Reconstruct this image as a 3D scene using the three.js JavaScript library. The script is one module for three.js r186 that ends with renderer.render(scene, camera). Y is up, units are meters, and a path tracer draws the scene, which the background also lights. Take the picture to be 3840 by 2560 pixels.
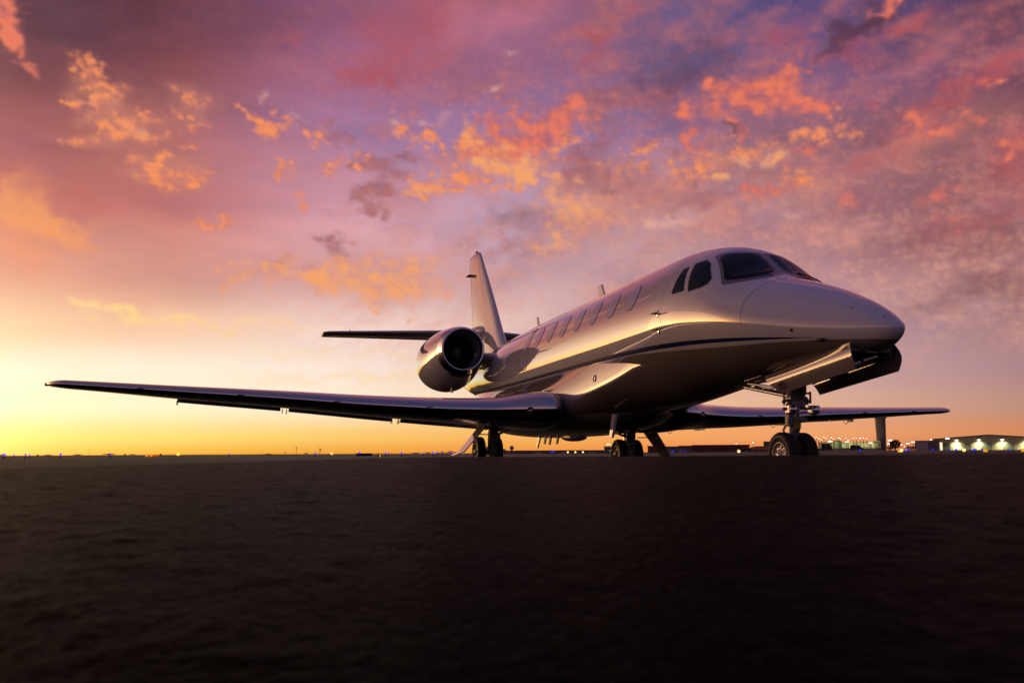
import * as THREE from 'three';
import { mergeGeometries } from 'three/addons/utils/BufferGeometryUtils.js';
import { RoundedBoxGeometry } from 'three/addons/geometries/RoundedBoxGeometry.js';
import { TextGeometry } from 'three/addons/geometries/TextGeometry.js';
import { FontLoader } from 'three/addons/loaders/FontLoader.js';

// ------------------------------------------------------------------ camera, sky, sun, exposure
const scene = new THREE.Scene();
const EYE = new THREE.Vector3(5.861, 0.3019, -7.3404), YAW = -0.26632, PITCH = 0.1207, ROLL = 0.00514;
const camera = new THREE.PerspectiveCamera(40.68, 1024 / 682, 0.05, 12000);
camera.position.copy(EYE);
camera.lookAt(EYE.x + Math.sin(YAW) * Math.cos(PITCH), EYE.y + Math.sin(PITCH), EYE.z + Math.cos(YAW) * Math.cos(PITCH));
camera.rotateZ(-ROLL);
camera.focus = 15; camera.userData.fStop = 11;              // focused on the jet: the paving just before the lens is soft
const renderer = new THREE.WebGLRenderer({ antialias: true });
renderer.toneMapping = THREE.LinearToneMapping;
renderer.toneMappingExposure = 1;
renderer.shadowMap.enabled = true;
const FWD = new THREE.Vector3(Math.sin(YAW), 0, Math.cos(YAW)), RIGHT = new THREE.Vector3(-Math.cos(YAW), 0, Math.sin(YAW));

const { clamp, smoothstep, lerp } = THREE.MathUtils;
function rng(seed) { return () => { seed = (seed + 0x6d2b79f5) | 0; let t = Math.imul(seed ^ (seed >>> 15), 1 | seed); t = (t + Math.imul(t ^ (t >>> 7), 61 | t)) ^ t; return ((t ^ (t >>> 14)) >>> 0) / 4294967296; }; }
const PERM = new Uint16Array(512), GX = new Float32Array(256), GY = new Float32Array(256);
{ const r = rng(7), p = [...Array(256).keys()]; for (let i = 255; i > 0; i--) { const j = Math.floor(r() * (i + 1)); [p[i], p[j]] = [p[j], p[i]]; }
  for (let i = 0; i < 512; i++) PERM[i] = p[i & 255];
  for (let i = 0; i < 256; i++) { const a = r() * 6.2831853; GX[i] = Math.cos(a); GY[i] = Math.sin(a); } }
function noise(x, y) {                                   // gradient noise, about -0.7 .. 0.7
  const xi = Math.floor(x), yi = Math.floor(y), fx = x - xi, fy = y - yi, X = xi & 255, Y = yi & 255;
  const u = fx * fx * fx * (fx * (fx * 6 - 15) + 10), v = fy * fy * fy * (fy * (fy * 6 - 15) + 10);
  const a = PERM[PERM[X] + Y], b = PERM[PERM[X + 1] + Y], c = PERM[PERM[X] + Y + 1], d = PERM[PERM[X + 1] + Y + 1];
  const n0 = GX[a] * fx + GY[a] * fy, n1 = GX[b] * (fx - 1) + GY[b] * fy, n2 = GX[c] * fx + GY[c] * (fy - 1), n3 = GX[d] * (fx - 1) + GY[d] * (fy - 1);
  return n0 + (n1 - n0) * u + (n2 - n0 + (n0 - n1 - n2 + n3) * u) * v;
}
function fbm(x, y, o) { let s = 0, a = 0.5; for (let i = 0; i < o; i++) { s += a * noise(x, y); x = x * 2.03 + 17.3; y = y * 2.03 - 9.1; a *= 0.5; } return s; }
function cells(x, y) {                                   // 1 at the middle of a rounded cell, 0 at its rim
  const xi = Math.floor(x), yi = Math.floor(y); let d1 = 9;
  for (let a = -1; a <= 1; a++) for (let b = -1; b <= 1; b++) { const h = PERM[PERM[(xi + a) & 255] + ((yi + b) & 255)], k = PERM[h + 37], r = 0.62 + 0.5 * PERM[k + 11] / 255, dx = xi + a + 0.1 + 0.8 * h / 255 - x, dy = yi + b + 0.1 + 0.8 * k / 255 - y, d = (dx * dx + dy * dy) / (r * r); if (d < d1) d1 = d; }
  return Math.max(0, 1 - d1 * 1.6);
}
const lin = (c) => (c <= 0.04045 ? c / 12.92 : Math.pow((c + 0.055) / 1.055, 2.4));
const hexLin = (h) => { const n = parseInt(h, 16); return [lin((n >> 16) / 255), lin(((n >> 8) & 255) / 255), lin((n & 255) / 255)]; };

// The clear-air and high-haze colours of this sunset by elevation (rows) and azimuth from the view axis (columns).
const SKY_AZ = [-180, -120, -75, -45, -29, -20.4, -10.6, -0.2, 10.3, 20.1, 29, 45, 75, 120, 180];
const SKY_EL = [0, 1.1, 3, 5.1, 7.8, 11.9, 15.9, 19.8, 23.6, 27.3, 36, 52, 75, 90];
const SKY_HEX = [
  '8a6a74 a07068 c88a50 f0b040 f6b43c f6b43a f4a43c f2983e ee8e48 e68654 c87654 a86a60 886474 80647a 8a6a74',
  '8c6c78 a8786c d49a60 fad070 ffde74 ffde78 fccc6e fab864 f6a664 eea26c d68a5e b07468 8c6878 82667c 8c6c78',
  '906e7c b08074 e0b084 fee8ae fff6c8 fff4cc ffecd0 fad8b0 eebe96 dcaa90 be9080 a67c76 886a7a 80687e 906e7c',
  '906e7e b4867e e4b898 fee0bc ffefd2 fff0d8 fee8d8 f2d2c2 dfb4a0 c6a0a0 b0868a 987480 82687c 7c6880 906e7e',
  '8a6c80 b08480 dcac98 f4c0a0 fccfa4 faccaa f4d6cc e6c2ba d2a4a0 ba949c a67a7c 8e6e7c 7a667c 746480 8a6c80',
  '7e667e a87c80 c89088 d48e78 da9680 d8988a dca8b0 caa2ae bc9498 ae7a80 9c6668 84626e 70607a 6a5e7e 7e667e',
  '726080 98727c b07c7c c07468 c47068 bf7470 c890a0 b894aa b08694 9a6c78 905a5c 745864 685a78 62587c 726080',
  '685a7c 8a6878 9a6a72 a2605c a05858 b06a6a a87ca0 9478a8 8c6c92 8a5c6e 885658 6c5264 60547a 5a527a 685a7c',
  '5e547a 7c6074 86606c 7c4850 74424a 8a5058 9a6284 9a6686 70608e 6a527a 805068 644e6a 5a5078 544e78 5e547a',
  '564e76 6e586e 6c4c5c 5c3844 58343e 6a3e4c 8a5674 a06078 70587c 50487a 64445e 5a4868 524a74 4e4a74 564e76',
  '4e4870 60506c 5c465c 50384a 4c3444 5a3c50 745070 7c5476 625078 504678 50446a 4c446e 4a4670 48466e 4e4870',
  '464268 50486a 524662 4c4058 4a3e58 50425e 58486c 5a4a70 524872 484470 484068 464068 44426a 424268 464268',
  '40406a 444268 464264 44405e 443e5e 464060 484466 4a4668 484668 444468 444064 424064 404066 404066 40406a',
  '404068 404068 404068 404068 404068 404068 404068 404068 404068 404068 404068 404068 404068 404068 404068',
].map((r) => r.split(' ').map(hexLin));
const GLOW_AZ = -54;                                      // where the sun has just gone down, left of the frame
// Clouds, each an uneven patch: azimuth, elevation, half width, half height (degrees), turn, thickness.
const CLOUDS = {
  veil_red: [-9.1,22.6,2.1,.5,8,.8, -7.2,24.7,3.1,2.1,0,.75, -4.9,26.2,2.6,1.5,0,.5, 5.4,24.9,.7,.7,0,.8, 4.9,23.9,.9,.7,0,.45, 7.9,26.5,.9,.4,0,.4, -14.5,24.6,.7,.4,0,.7, 17.2,24.2,1.4,.6,25,.7, 18.2,24,.4,.4,0,.6, 21.1,22.6,1.4,.7,0,.55, 24.4,23.6,1.6,.3,14,.9, 25.6,22.2,.7,.3,5,.6, 27.6,20.2,4.8,.5,22,.55, 29.1,20.8,3,.5,22,.4, 22.2,20,.4,.2,0,.6, 24.1,17.1,1.6,.6,18,.5, 21.6,16.5,1.3,.5,12,.5, 29.4,15.4,1.2,1.3,30,.7, 24.9,18.2,1.6,.8,15,.3, 26.4,12.5,3.2,.8,15,.35, 20.9,14.3,1.9,.6,10,.3, 29,13.1,1.3,.6,15,.4],
  veil_pink: [-.1,26.1,3.3,1,12,.8, -3.2,25.8,1.7,1.3,0,.5, -13.1,19.4,1.6,.8,0,.25, -13.2,23.8,1.7,1.3,0,.2, -6.3,21.9,1.1,.5,0,.4, 4.4,22.8,1.4,.5,20,.3, 19.4,20.6,1.9,1,20,.35, 23.7,21.2,3.3,.6,22,.4, -28.6,17,1.9,1.5,0,.25, -18.6,14.7,4.3,.6,0,.25],
  veil_dark: [-27.6,23.7,4.2,1.3,0,.75, 11.9,23.1,2,1.2,0,.5, 9.9,22.3,2.4,1.1,10,.55, 13.2,24.2,.8,.6,0,.35, 22.8,24.4,1.7,.7,25,.95, 20.9,23.7,1.7,.7,20,.8, 26.8,23.2,4.2,.9,20,.35, 29.9,19.5,1.1,1,0,.4, 14.4,18.4,1.6,.8,0,.35, 17,18.5,.9,.5,0,.7, 14.2,19.1,.8,.3,0,.7, 21.8,18.1,1.6,.6,10,.4, 10.5,19.5,1.9,.6,10,.35, 1,14.8,1.9,.6,10,.55, 26.1,8.4,3.6,.7,12,.35, 22.9,11.9,2.9,.6,10,.25, 27.7,9.5,2.3,.6,12,.3],
  veil_orange: [-28.8,13,1.3,1.9,-35,.85, -26.9,12.4,2,.6,-28,.9, -25.2,12.2,1.1,.3,-12,.6, -28.1,11.1,1.6,1,-10,.4, -29.5,14.3,.7,1.2,-20,.5],
  veil_yellow: [-25.1,8.4,1,.4,-10,.85, -23,8,1.9,.3,-8,.85, -19.6,7.7,2.9,.2,-4,.7, -14.9,7.8,3.1,.2,0,.45, -11.2,4.6,5.2,.3,0,.4, -7.5,4.9,3.1,.3,0,.35, -12.8,6.1,4.1,.3,2,.25, -7.5,6.1,1.8,.2,0,.3],
  veil_peach: [-24.8,19.8,1.4,1.3,0,.55, -23.2,18.7,2,1,0,.55, -21.4,16.3,2.3,1,0,.55, -25.8,17.6,1.6,.6,0,.4, -20.1,20.5,1.4,.9,0,.4, -8.6,10.6,5,1.5,0,.6, -14.9,10.9,2.4,.8,10,.4, -.9,18.5,3.5,1.7,10,.5, 6,15.9,4,1.9,5,.55, 14.4,17.3,4.6,1.5,10,.5, 10.6,14.3,3.2,1,5,.45, 18.2,15.6,2.9,1.3,0,.3, 25.3,17.4,3.5,1,15,.3],
  puff_orange: [-25.5,19.5,.6,.2,0,1, -24.7,19.9,.4,.3,0,1, -26.4,19.3,.3,.1,0,.8, -23.3,18.8,.7,.4,-20,1.15, -23.9,18.2,.7,.2,-6,1, -22.2,19.2,.3,.2,0,1, -20,20.5,.5,.2,-25,1, -20.6,21,.2,.2,0,.7, -19.7,19.2,.4,.2,10,.95, -21,20,.3,.2,-30,.7, -24.8,18.5,.2,.2,-30,.7, -21.5,16.5,.3,.3,0,1.05, -21.4,17.2,.2,.3,0,.95, -22.2,16.2,.6,.3,-38,.95, -21.8,15.7,.2,.2,0,1, -20.6,15.8,.7,.4,12,1.1, -19.6,16.4,.6,.3,-25,.75, -22.9,16.9,.5,.2,15,.7, -20,17.9,.6,.1,12,.6, -15.6,19.5,.9,.5,-25,1.2, -17.3,20.5,.3,.2,0,.85, -24.5,20.6,.2,.2,0,.9, -25,20.8,.4,.5,-30,.9, -25.7,21.8,.6,.3,-15,.9, -25.3,21.3,.3,.3,0,.7, -24,20.4,.4,.3,0,.6, -25.8,17.6,1,.4,8,.85, -22.1,18.3,.8,.3,8,.8, -12.1,19,.5,.4,0,.95, -11.2,17.6,.4,.3,0,.95, -9.7,17.5,.4,.4,0,.95, -14.5,17.8,.2,.1,10,.8, -13.9,17.3,.4,.2,0,.7, -14.7,16.8,.2,.2,0,.85, -13,15.4,.2,.2,0,.85, -6.9,19.6,.4,.2,0,.95, -5.2,19.5,.5,.3,-12,1.15, -6.2,18.9,.6,.2,0,.75, -2.7,19.2,1.2,.7,8,1.05, -.9,18.5,1.6,.6,5,.9, -5.5,16.4,1.1,.4,6,1.2, -3.2,17,1.1,.4,-8,1.05, -3.6,16.3,.5,.2,0,.95, 4.3,19.2,.9,.3,18,.85, 2.9,18.8,1,.3,28,.85, -.3,16.4,.5,.3,0,.95, -1.3,16.2,.3,.1,0,.8, 8.6,18.5,.9,.4,15,.85, 7.5,17.4,1.7,.4,-5,.55, 18.2,18.6,.8,.5,10,1, 18.2,16,.7,.4,0,.9, 12,17.2,1.3,.5,15,1, 14.9,17.9,1.2,.5,12,.9, 20.3,18.6,1,.5,-15,.6, 10.6,17,.8,.4,0,.6, -18.5,13.4,.7,.2,6,.7, -17.6,13.6,.4,.1,10,.5],
  puff_gold: [-.2,17.7,1.5,.5,-3,1.25, .6,17.1,.5,.4,0,.9, -5.5,16.3,.7,.3,0,.8, 2.7,16.3,.4,.4,0,1, -25.5,19.4,.3,.2,0,.6, -23.2,18.6,.4,.2,0,.7, -2.6,19.3,.6,.3,0,.6, -16.7,10.4,1,.3,18,.85, -15,11.1,1.2,.3,12,.95, -13,10.6,.6,.2,-10,.85, -11.5,10.7,.7,.3,0,.8, -8.9,10.2,3.1,.9,-6,1, -6.2,11.2,1.6,.7,0,.9, -10.2,11.5,1.1,.4,0,.7, 2.4,12.8,1.2,.3,0,.85, -4.8,10.1,1.6,.4,0,.45, 4,15.4,1.6,.7,5,.75, 5.4,14.6,2.4,.7,-4,.6, 16.7,17.4,.6,.2,0,.9, 14.3,17.3,.3,.2,0,.9, 13.3,16.3,.3,.2,0,.8],
  puff_coral: [-29.9,23.6,.6,1.1,0,1.2, -29.8,23.1,.4,.4,0,.8, -30.1,22.5,.3,.3,0,.8, -29.7,22,.2,.3,-20,.9, -29.3,21.6,.2,.3,0,.95, -28.7,20.9,.2,.1,0,.6, -1.1,18.3,1.7,.6,0,.85, .3,19,1.7,.8,10,.9, 2.4,19.8,2,.8,30,1.05, 3.8,21.2,.7,.5,25,1, -1.1,20.4,.9,.4,-15,.8, .1,21.4,.9,.3,-10,.65, .9,20.4,.3,.2,-40,.7, 17.1,21.7,1.3,.9,15,1.15, 14.6,21.1,1,.7,-25,1.05, 13.1,21.7,.4,.3,-20,.9, 13.1,20.7,.3,.3,0,.8, 17.6,20.5,.7,.4,-15,.95, 19.2,19.9,.7,.4,-10,1, 11.2,20.8,.5,.4,20,.9, 18.7,17.8,.9,.4,15,.75, 14.9,19.1,.3,.4,30,.7, 26,17.9,1.4,.4,8,1, 24.1,18.8,.5,.2,8,.7, 25.3,14.2,.9,.3,3,.7, 29.6,16.8,.7,.5,42,.95, 23.8,25,.4,.2,0,.9, 22.9,24.7,.3,.1,10,.7, 15.2,15.5,.7,.3,-8,.75, 16.9,15.7,.9,.3,10,.6, 11.1,19,.5,.3,0,.8, 12.1,18.6,.7,.2,-10,.5, 27.8,20,.4,.2,0,.6, 29,20,.2,.1,20,.6, 20.5,14.7,.4,.2,-25,.5, 26.1,13.1,.6,.2,10,.45, 28.3,12.3,1.8,.4,14,.4],
  puff_mauve: [-11.3,19.2,.7,.3,0,.85, -8.5,17.5,1.4,.4,-12,1, -9.3,16.3,.7,.3,0,.9, -8,16.3,.6,.3,-5,.9, -9.1,15.4,.8,.3,-15,.9, -8,14.5,.2,.2,0,.6, 5.5,21.6,.9,.8,0,1, 5.9,20.3,1.5,.6,-10,.8, 4,16.9,1.6,1,12,.9, 6.7,17.1,2.3,1,8,.85, 4.6,18.2,.8,.5,0,.7, 1.6,19.5,1.1,.5,30,.4, 11.7,15,1.2,.7,-10,.7, -11,12.4,.6,.4,0,.85, -10.5,13.2,.4,.2,0,.6, -11.8,13.1,.3,.2,0,.7, -14.4,11.5,.4,.3,0,.7, -12.9,11.1,.4,.2,0,.5, 13.3,16.7,.8,.4,0,.5, 15.4,16.6,1.6,.5,0,.5, 8.2,15.7,2.4,.7,-4,.5, -.7,12.6,1.8,.6,0,.5, 12.7,15.6,1.1,.4,0,.4, -9.8,18.6,.8,.4,-20,.3],
  puff_pale: [11.4,14.5,1.6,.5,4,.7, 10,14,1.6,.5,5,.7, 8.9,14,.8,.3,5,.6, 17.2,13.8,.7,.3,0,.6, 15.3,14.5,1.3,.4,0,.35, 18,12,1.2,.3,0,.4, -1.5,13.8,.9,.4,8,.5, -5.5,20.2,.5,.2,5,.7, -7.2,20.2,.7,.2,-10,.7, -7.5,20.5,.3,.3,0,.5, -4.3,20.6,.4,.5,-20,.55, -1,22.4,.4,.2,15,.7, -.0,24.4,.3,.2,0,.5, -7.3,19.4,.4,.2,0,.7, -2.2,21.1,.2,.1,0,.5, -13.6,20.2,.7,.2,-22,.7, -13.8,19.5,.3,.2,0,.6, -15.6,21.2,.2,.2,0,.6, 18.1,14.3,1.6,.3,5,.3, 20.1,13.1,1.9,.4,6,.3, 23.7,12.3,1.6,.3,8,.25],
};
const CLOUD_LOOK = {                                       // colour, thin-part colour, edge softness, how much the grain cuts into it
  veil_dark: ['5a3848', '6a4a60', 0.9, 0.5], veil_red: ['b0545c', 'a85c68', 0.8, 0.6], veil_pink: ['ba7086', 'a8708c', 0.9, 0.5],
  veil_orange: ['f09a62', 'dc8468', 0.9, 0.45], veil_yellow: ['ffd68e', 'fcd0a0', 0.9, 0.45],
  veil_peach: ['e29474', 'cc847a', 0.9, 0.6],
  puff_pale: ['e4a898', 'c0929c', 0.8, 0.8], puff_mauve: ['b06e6e', '8a5a66', 0.7, 0.75], puff_coral: ['ea7a5e', 'ac5e68', 0.6, 0.85],
  puff_orange: ['f8945e', 'c87868', 0.5, 1.0], puff_gold: ['f6a468', 'd2958a', 0.65, 0.8],
};
const DECK = ['b48c9a', '865a72', 'e4a48c', 'bc6a68', 'cc948e', 'b06a72', 'f4b898', 'e08474'].map(hexLin);
const g3w = (a, e) => fbm(a * 2.6 + 3, e * 3.3 + 9, 3);
function skyTexture() {
  const W = 4096, H = 2048, data = new Float32Array(W * H * 4), kinds = Object.keys(CLOUD_LOOK);
  const lists = kinds.map((k) => CLOUDS[k].reduce((o, v, i) => { if (i % 6 === 0) o.push([]); o[o.length - 1].push(v); return o; }, []).map(([a, e, rx, ry, t, s]) => {
    const c = Math.cos(t * Math.PI / 180), n = Math.sin(t * Math.PI / 180), reach = Math.max(rx, ry) * 2.1 + 1;
    return { a, e, rx, ry, c, n, s, reach };
  }));
  // broken clouds shed smaller puffs round themselves
  { const R = rng(91); kinds.forEach((k, q) => { if (!/puff_(orange|coral|mauve|gold)/.test(k)) return; for (const p of lists[q].slice()) { const n = Math.round(2 + 2 * R() + p.rx * 1.2); for (let i = 0; i < n; i++) { const t = R() * 6.283, d = 0.85 + 0.9 * R(), r = 0.11 + 0.13 * R(); lists[q].push({ a: p.a + Math.cos(t) * d * p.rx * 1.1, e: p.e + Math.sin(t) * d * p.ry * 1.5, rx: r * 1.35, ry: r, c: 1, n: 0, s: p.s * (0.5 + 0.5 * R()), reach: r * 3 + 1.2 }); } p.s *= 0.94; } }); }
  const looks = kinds.map((k) => { const [a, b, soft, cut] = CLOUD_LOOK[k]; return { a: hexLin(a), b: hexLin(b), soft, cut, veil: k.startsWith('veil'), big: /coral|mauve|gold|pale/.test(k) }; });
  const az0 = Math.atan2(FWD.z, FWD.x);                   // azimuth of the view axis in the texture's own turn
  const find = (list, v) => { let i = 0; while (i < list.length - 2 && v > list[i + 1]) i++; return i; };
  const smooth = (t) => t * t * (3 - 2 * t);
  const ground = [0.030, 0.022, 0.018], col = [0, 0, 0];
  for (let y = 0; y < H; y++) {
    const el = ((y + 0.5) / H - 0.5) * 180, row = lists.map((l) => l.filter((p) => Math.abs(el - p.e) < p.reach));
    for (let x = 0; x < W; x++) {
      const o = (y * W + x) * 4; data[o + 3] = 1;
      if (el < -0.4) { data[o] = ground[0]; data[o + 1] = ground[1]; data[o + 2] = ground[2]; continue; }
      let az = (((x + 0.5) / W - 0.5) * 2 * Math.PI - az0) * 180 / Math.PI;   // the texture's azimuth runs from x to z; the view's right is a growing azimuth
      az = ((az + 540) % 360) - 180;
      const near = Math.abs(az) < 46 && el < 38, k = Math.min(1, (az / 30) ** 2);
      // slow streaks of haze drawn out along the horizon and up to the right
      const wa = az + (near ? 1.6 * fbm(az * 0.09 + 3, el * 0.16, 3) : 0), we = Math.max(0, el) * (1 + 0.14 * k) + 2.2 * fbm(az * 0.05 + 40, el * 0.14 + 7, 4) * smoothstep(el, 1.5, 12);
      const i = find(SKY_AZ, wa), j = find(SKY_EL, we), u = clamp((wa - SKY_AZ[i]) / (SKY_AZ[i + 1] - SKY_AZ[i]), 0, 1), v = smooth(clamp((we - SKY_EL[j]) / (SKY_EL[j + 1] - SKY_EL[j]), 0, 1)) * 0.5 + 0.5 * clamp((we - SKY_EL[j]) / (SKY_EL[j + 1] - SKY_EL[j]), 0, 1);
      for (let c = 0; c < 3; c++) col[c] = lerp(lerp(SKY_HEX[j][i][c], SKY_HEX[j][i + 1][c], u), lerp(SKY_HEX[j + 1][i][c], SKY_HEX[j + 1][i + 1][c], u), v);
      const cosT = 0.94, sinT = az < -5 ? -0.12 : 0.34, sa = az * cosT + el * sinT, se = el * cosT - az * sinT;
      const streak = near ? fbm(sa * 0.06 + 11, se * 0.33 + 5, 5) : 0, blot = fbm(az * 0.11 + 70, el * 0.15 + 31, near ? 5 : 3), rise = smoothstep(el, 3, 14);
      const g = 1 + (0.34 * streak + 0.32 * blot) * rise, warm = (0.30 * streak - 0.22 * blot) * rise;
      col[0] *= g * (1 + 0.5 * warm); col[1] *= g * (1 - 0.12 * warm); col[2] *= g * (1 - 0.6 * warm);
      if (!near) {                                        // the same broken cloud goes on over the rest of the sky
        const cov = fbm(az * 0.055 + 5, el * 0.11 + 60, 5), a = smoothstep(cov, 0.02, 0.34) * smoothstep(el, 5, 18) * lerp(0.5, 0.12, smoothstep(Math.abs(az), 60, 110)), dim = smoothstep(Math.abs(az + 27), 30, 120);
        const w = [lerp(0.42, 0.19, dim), lerp(0.15, 0.095, dim), lerp(0.13, 0.13, dim)];
        for (let c = 0; c < 3; c++) col[c] = lerp(col[c], w[c] * lerp(1, 0.55, smoothstep(el, 30, 80)), a);
      } else {
        const fa = fbm(az * 0.55, el * 0.8, 5), fb = fbm(az * 0.55 + 60, el * 0.8 + 22, 5), g1 = fbm(az * 0.9 + 9, el * 1.2 + 2, 6), g2 = fbm(az * 0.35 + 31, el * 0.5 + 13, 4), g3 = fbm(az * 3.1 + 7, el * 4.2 + 3, 4);
        const wx = az + 0.5 * fb + 0.12 * g3w(az, el), wy = el + 0.4 * fa;
        const puffs = (k, dx, dy) => 0.6 * cells((wx - dx) * 1.5 * k, (wy - dy) * 1.95 * k) + 0.4 * cells((wx - dx * 0.6) * 3.2 * k + 40, (wy - dy * 0.6) * 4.1 * k + 17);
        const pfA = puffs(1, 0, 0), pfAs = puffs(1, 0.16, 0.13), pfB = puffs(0.5, 0, 0), pfBs = puffs(0.5, 0.34, 0.27);
        const lump = 1 - 2.6 * Math.abs(fbm(az * 0.8 + 90, el * 1.15 + 50, 5));
        const emb = g1 + 0.35 * lump - fbm((az - 0.34) * 0.9 + 9, (el - 0.26) * 1.2 + 2, 6) - 0.35 * (1 - 2.6 * Math.abs(fbm((az - 0.34) * 0.8 + 90, (el - 0.26) * 1.15 + 50, 5)));
        // a thin mottled deck, mostly over the right half
        { const mk = smoothstep(az, -16, 6) * smoothstep(el, 3, 8) * 0.78 + 0.2 * smoothstep(el, 8, 14), m0 = fbm(az * 0.16 + el * 0.10 + 21, el * 0.42 - az * 0.11 + 8, 6) + 0.22 * g1 + 0.08 * g3, a = smoothstep(m0, -0.2, 0.42) * mk, hi = smoothstep(el, 6, 20), w = clamp(0.5 + 0.45 * emb + 1.1 * g2, 0, 1);
          for (let c = 0; c < 3; c++) col[c] = lerp(col[c], lerp(lerp(DECK[0][c], DECK[1][c], hi), lerp(DECK[2][c], DECK[3][c], hi), w), a);
          const a2 = smoothstep(0.75 * pfA + 0.9 * g2 + 0.3 * g1 + 0.35 * m0, 0.22, 0.85) * smoothstep(el, 4, 8) * (1 - 0.7 * smoothstep(el, 19, 26)) * smoothstep(az, -21, -6) * 0.30, w2 = clamp(0.5 + 1.1 * (pfA - pfAs) + 0.4 * emb, 0, 1);
          for (let c = 0; c < 3; c++) col[c] = lerp(col[c], lerp(lerp(DECK[4][c], DECK[5][c], hi), lerp(DECK[6][c], DECK[7][c], hi), w2), a2); }
        for (let q = 0; q < kinds.length; q++) {
          if (!row[q].length) continue;
          const L = looks[q], pf = L.big ? pfB : pfA, pfS = L.big ? pfBs : pfAs, pa = az + fa * (L.veil ? 3.0 : 1.3) + (L.veil ? 0 : 0.25 * g3), pe = el + fb * (L.veil ? 1.8 : 0.95) - (L.veil ? 0 : 0.2 * g1);
          let cov = 0, rel = 0, wsum = 1e-6;
          for (const p of row[q]) {
            if (Math.abs(az - p.a) > p.reach) continue;
            const gr = L.veil ? 1 : L.big ? 1.24 : 0.98, dx = pa - p.a, dy = pe - p.e, ex = (dx * p.c + dy * p.n) / (p.rx * gr), ey = (dy * p.c - dx * p.n) / (p.ry * gr), d = ex * ex + ey * ey;
            if (d > 4) continue;
            const w = p.s * Math.exp(-d * 1.05); cov = cov + w * (1 - 0.55 * Math.min(1, cov)); rel += w * (ey * 0.8 + ex * 0.35); wsum += w;
          }
          if (cov < 0.02) continue;
          const grain = L.veil ? 0.9 * g2 + 0.5 * streak : 0.95 * g1 + 0.30 * (lump - 0.45) + 0.45 * g3;
          const thick = cov * 1.05 - 0.40 + L.cut * (0.42 * g1 + 0.62 * (pf - 0.40) + 0.18 * g3) * (1.15 - 0.4 * Math.min(1, cov));
          const a = L.veil ? clamp(cov * (1 + 1.3 * L.cut * grain), 0, 1) * 0.9 : smoothstep(thick, -0.26, 0.42 + 0.75 * L.soft) * 0.94;
          if (a <= 0) continue;
          const t = L.veil ? clamp(0.5 + cov * 0.6 + grain, 0, 1) : clamp(0.30 - 0.26 * rel / wsum + 0.35 * g2 + 0.65 * thick + 0.5 * emb + 0.75 * (pf - pfS) + 0.15 * g3, 0, 1);
          for (let c = 0; c < 3; c++) col[c] = lerp(col[c], lerp(L.b[c], L.a[c], t), a);
        }
      }
      const e0 = Math.max(0, el), ga = (az - GLOW_AZ + 540) % 360 - 180, g0 = 8.5 * Math.exp(-((ga / 16) ** 2) - e0 / 3.2), g1 = 3.0 * Math.exp(-(((ga - 6) / 12) ** 2) - e0 / 10);
      data[o] = col[0] + g0 + g1; data[o + 1] = col[1] + 0.37 * g0 + 0.64 * g1; data[o + 2] = col[2] + 0.05 * g0 + 0.40 * g1;
    }
  }
  const t = new THREE.DataTexture(data, W, H, THREE.RGBAFormat, THREE.FloatType);
  t.mapping = THREE.EquirectangularReflectionMapping; t.magFilter = THREE.LinearFilter; t.minFilter = THREE.LinearFilter; t.needsUpdate = true;
  return t;
}
const SKY = skyTexture();
scene.background = SKY; scene.environment = SKY;
const SUN = FWD.clone().multiplyScalar(Math.cos(0.91)).addScaledVector(RIGHT, -Math.sin(0.91)).setY(0.02).normalize();
const sun = new THREE.DirectionalLight(new THREE.Color(1, 0.55, 0.22), 0.10);
sun.position.copy(SUN).multiplyScalar(60); sun.castShadow = true; sun.shadow.radius = 40; sun.shadow.mapSize.set(2048, 2048);
Object.assign(sun.shadow.camera, { left: -30, right: 30, top: 30, bottom: -30, near: 1, far: 160 });
scene.add(sun, sun.target);

// ------------------------------------------------------------------ helpers
const names = new Map();
function numbered(n) { const k = names.get(n) ?? 0; names.set(n, k + 1); return k ? n + '_' + String(k).padStart(3, '0') : n; }
function shade(o) { o.traverse((m) => { if (m.isMesh) { m.castShadow = true; m.receiveShadow = true; } }); return o; }
function thing(name, label, category, pos = [0, 0, 0], group) {
  const g = new THREE.Group(); g.name = numbered(name); g.position.set(...pos); g.userData = { label, category }; if (group) g.userData.group = group; scene.add(g); return g;
}
function part(name, geo, mat, parent, label) {
  const m = new THREE.Mesh(Array.isArray(geo) ? mergeGeometries(geo.map(plain)) : geo, mat); m.name = name; m.castShadow = m.receiveShadow = true; if (label) m.userData.label = label; parent.add(m); return m;
}
function struct(name, geo, mat, label) { const m = part(name, geo, mat, scene); m.userData = { kind: 'structure', label }; return m; }
function plain(g) { g = g.index ? g.toNonIndexed() : g; for (const k of Object.keys(g.attributes)) if (!['position', 'normal', 'uv'].includes(k)) g.deleteAttribute(k); if (!g.attributes.normal) g.computeVertexNormals(); if (!g.attributes.uv) g.setAttribute('uv', new THREE.Float32BufferAttribute(new Float32Array(g.attributes.position.count * 2), 2)); return g; }
const V = (x, y, z) => new THREE.Vector3(x, y, z);
function box(w, h, d, x = 0, y = 0, z = 0) { return new THREE.BoxGeometry(w, h, d).translate(x, y, z); }
function rbox(w, h, d, r, x = 0, y = 0, z = 0) { return new RoundedBoxGeometry(w, h, d, 2, r).translate(x, y, z); }
function bar(a, b, r0, r1 = r0, n = 12) { const d = b.clone().sub(a), g = new THREE.CylinderGeometry(r1, r0, d.length(), n).translate(0, d.length() / 2, 0); return g.applyQuaternion(new THREE.Quaternion().setFromUnitVectors(V(0, 1, 0), d.normalize())).translate(a.x, a.y, a.z); }
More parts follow.
